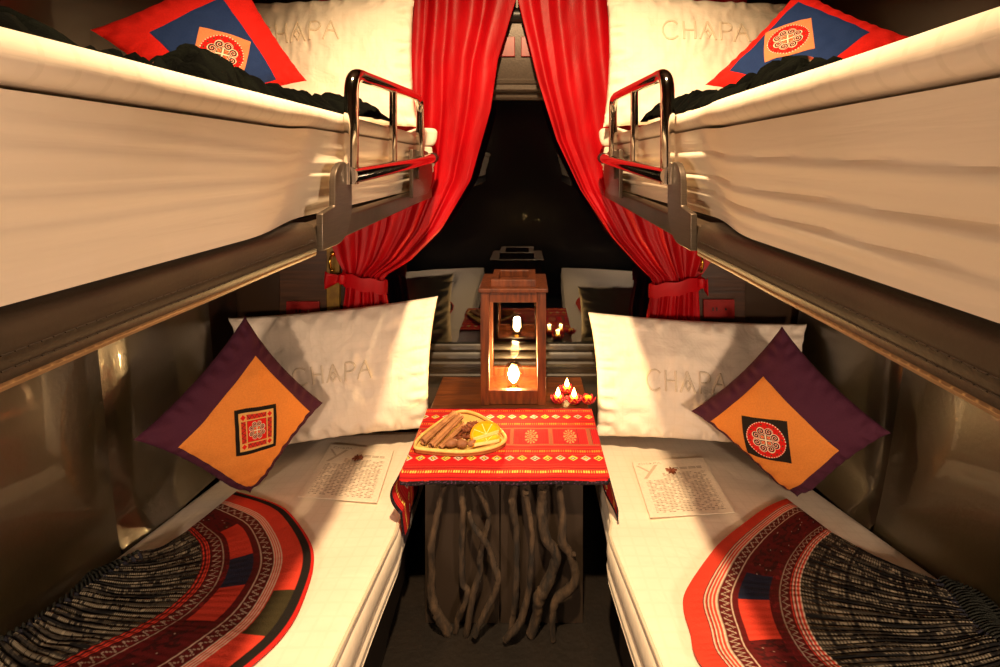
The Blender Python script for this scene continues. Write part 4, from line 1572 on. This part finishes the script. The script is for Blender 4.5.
def orange(x, y, z, r, th, rx, ry, rz, label):
    root = empty('orange_slice', (x, y, z))
    n = 20
    a = [PI * i / (n - 1) for i in range(n)]
    outer = [(r * math.cos(t), r * math.sin(t)) for t in a]
    peel = MB()
    peel.loft([[(r * math.cos(t) * q, r * math.sin(t) * q, zz) for q, zz in ((0.86, 0), (1.0, 0.0), (1.02, th / 2), (1.0, th), (0.86, th))] for t in a])
    p1 = peel.build('peel', M['orange_peel'], root, angle=40)
    fl = MB()
    top = [(0, -0.001, th * 0.5)] + [(r * 0.87 * math.cos(t), r * 0.87 * math.sin(t), th * 0.5) for t in a]
    for s in range(4):                       # juicy segments
        t0, t1 = PI * s / 4 + 0.04, PI * (s + 1) / 4 - 0.04
        ring = [(0.07 * r * math.cos((t0 + t1) / 2), 0.07 * r * math.sin((t0 + t1) / 2))] + [(r * 0.84 * math.cos(lerp(t0, t1, q / 6)), r * 0.84 * math.sin(lerp(t0, t1, q / 6))) for q in range(7)]
        fl.loft([[(px_, py_, 0.001) for px_, py_ in ring], [(px_, py_, th * 0.98) for px_, py_ in ring]])
    f1 = fl.build('flesh', M['orange_flesh'], root, angle=40)
    f1['label'] = 'bright yellow juicy segments'
    mb = MB()
    mb.loft([[(px_, py_, zz) for px_, py_ in [(-r * 0.87, 0), (r * 0.87, 0)] + [(r * 0.87 * math.cos(t), r * 0.87 * math.sin(t)) for t in a[1:-1]]] for zz in (0.0015, th * 0.9)])
    mb.build('pith', M['pith'], root, angle=40)
    root.rotation_euler = (rx, ry, rz)
    tag(root, label, 'orange slice', 'orange slices on the tray')


orange(-0.145, 1.588, FZ + 0.002, 0.052, 0.014, 0.06, 0.0, 0.30, 'yellow half slice of orange lying flat at the tray front, under another slice')
orange(-0.150, 1.606, FZ + 0.017, 0.056, 0.016, 0.28, -0.05, 0.42, 'yellow half slice of orange on top of another slice on the tray')

# ------------------------------------------------------------------ curtains with tiebacks
def curtain(sg, top_in, top_out, tie_in, tie_out, curve, bottom, label, seed):
    """inner edge follows `curve` (pixel points down to the tie)"""
    D0 = 2.122
    ztie = at(0, curve[-1][1] + 6, D0).z
    zs_c = [at(0, y, D0).z for _, y in curve]
    xs0, xs1 = curve[0][0], curve[-1][0]
    ws = [(x - xs0) / (xs1 - xs0) for x, _ in curve]
    ztop = 2.66
    Xi_t, Xo_t = at(top_in, 0, D0).x, at(top_out, 0, D0).x
    Xi_k, Xo_k = at(tie_in, 0, D0).x, at(tie_out, 0, D0).x
    Xi_b, Xo_b = at(bottom[0], 0, D0).x, at(bottom[1], 0, D0).x
    NS, NZ = 230, 120
    P = np.zeros((NS, NZ, 3))
    folds = 6
    for i in range(NS):
        s = i / (NS - 1)
        for j in range(NZ):
            q = j / (NZ - 1)
            z = lerp(ztop, 0.50, q)
            if z > ztie:
                w = float(np.interp(-z, [-ztop] + [-c for c in zs_c] + [-ztie], [-0.02] + ws + [1.0]))
                # outer folds hang nearly straight, inner ones swing to the tie
                w = max(w, 0.0) ** (1.0 + 1.1 * (1 - s))
                x = lerp(lerp(Xo_t, Xi_t, s), lerp(Xo_k, Xi_k, s), w)
                amp = lerp(0.020, 0.014, w ** 3)
            else:
                f = min(1.0, (ztie - z) / 0.20)
                x = lerp(lerp(Xo_k, Xi_k, s), lerp(Xo_b, Xi_b, s), f)
                amp = lerp(0.014, 0.016, f)
                w = 1.0
            ph = 2 * PI * folds * s + 2.2 * fnoise(s * 4, z * 0.8, seed) + 0.8 * math.sin(s * 9 + seed)
            fw = 0.55 + 0.45 * fnoise(s * 7, z * 0.9, seed + 2) 
            y = D0 + amp * (math.sin(ph) * fw + 0.32 * math.sin(ph * 1.63 + 1.0 + 1.5 * z)) + 0.0025 * fnoise(s * 26, z * 7, seed + 4)
            y += 0.010 * fnoise(s * 3, z * 2.0, seed + 6)
            if abs(z - ztie) < 0.055:
                y = min(max(y, D0 - 0.030), D0 + 0.012)
            P[i, j] = (x + 0.004 * math.cos(ph) * amp / 0.02, min(max(y, 2.094), 2.1375), z)
    o = MB().grid(P, flip=(sg < 0)).build('curtain', M['satin'], angle=85, solid=0.0025)
    tag(o, label, 'curtain', 'red satin curtains')
    return D0, ztie, Xi_k, Xo_k


def tieback(sg, D0, ztie, xi, xo, label, hook_px, tail_px, hlabel):
    t = empty('curtain_tieback', ((xi + xo) / 2, D0, ztie))
    cx, hw = (xi + xo) / 2, abs(xi - xo) / 2 + 0.012
    rings = []
    n = 48
    for i in range(n + 1):
        a = 2 * PI * i / n
        x = cx + hw * math.cos(a)
        y = D0 - 0.038 * math.sin(a) if math.sin(a) > 0 else D0 - 0.018 * math.sin(a)
        tilt = 0.022 * (x - cx) / hw * sg
        wv = 0.004 * math.sin(a * 7)
        nrm = Vector((math.cos(a), -math.sin(a) * 0.6, 0)).normalized() * 0.004
        h = 0.032
        rings.append([(x, y, ztie + tilt - h + wv), (x + nrm.x, y + nrm.y, ztie + tilt - h + wv), (x + nrm.x * 1.6, y + nrm.y * 1.6, ztie + tilt), (x + nrm.x, y + nrm.y, ztie + tilt + h + wv), (x, y, ztie + tilt + h + wv)])
    k = [MB().loft(rings, caps=False).build('band', M['satin'], angle=60)]
    # knot and two ribbon tails on the wall side
    kx = cx + sg * hw
    kn = MB()
    kn.lathe([(0.004, 0.026), (0.016, 0.020), (0.020, 0.0), (0.015, -0.022), (0.004, -0.028)], (kx - sg * 0.006, D0 - 0.026, ztie + 0.022 * 1), 14)
    k.append(kn.build('knot', M['satin']))
    e = at(*tail_px, D0 - 0.01)
    P = np.zeros((12, 6, 3))
    for i in range(12):
        q = i / 11
        for j in range(6):
            v = j / 5 - 0.5
            P[i, j] = (lerp(kx, e.x, q), D0 - 0.026 + 0.02 * math.sin(q * 5 + v * 2) * 0.6, lerp(ztie + 0.02, e.z, q) + v * lerp(0.02, 0.085, q))
    k.append(MB().grid(P).build('ribbon_tail', M['satin'], angle=80, solid=0.002))
    settle(t, k)
    tag(t, label, 'tieback', 'red curtain tiebacks')
    h = at(*hook_px, 2.13)
    pts = [(h.x, 2.139, h.z + 0.03), (h.x, 2.112, h.z + 0.032), (h.x, 2.098, h.z + 0.012), (h.x, 2.104, h.z - 0.02), (h.x, 2.120, h.z - 0.035)]
    hk = MB().tube(smooth_path(pts, 24), 0.006, 10)
    hk.lathe([(0.003, 0.012), (0.012, 0.008), (0.013, 0.0), (0.012, -0.008), (0.003, -0.012)], (h.x, 2.127, h.z + 0.04), 14)
    hk.lathe([(0.002, 0.008), (0.008, 0.004), (0.009, 0.0), (0.008, -0.004), (0.002, -0.008)], (h.x, 2.120, h.z - 0.037), 12)
    o = hk.build('curtain_hook', M['gold'], angle=60)
    tag(o, hlabel, 'hook', 'gold curtain hooks')


cv = [(515, 0), (497, 60), (490, 110), (470, 180), (440, 230), (410, 260), (384, 276)]
r = curtain(-1, 515, 318, 384, 346, cv, (391, 340), 'red satin curtain gathered to the left of the window', 1.0)
tieback(-1, *r, 'red satin tieback band around the left curtain', (333, 262), (327, 279), 'gold hook on the wall beside the left curtain')
cv = [(517, 0), (537, 80), (556, 140), (580, 190), (612, 238), (636, 264), (652, 280)]
r = curtain(1, 517, 745, 652, 698, cv, (644, 700), 'red satin curtain gathered to the right of the window', 4.0)
tieback(1, *r, 'red satin tieback band around the right curtain', (700, 263), (706, 286), 'gold hook on the wall beside the right curtain')
# curtain rod above the frame
rod = MB().tube([(-1.08, 2.122, 2.682), (1.06, 2.122, 2.682)], 0.014, 14).build('curtain_rod', M['gold'])
tag(rod, 'thin metal curtain rod above the window', 'rod')
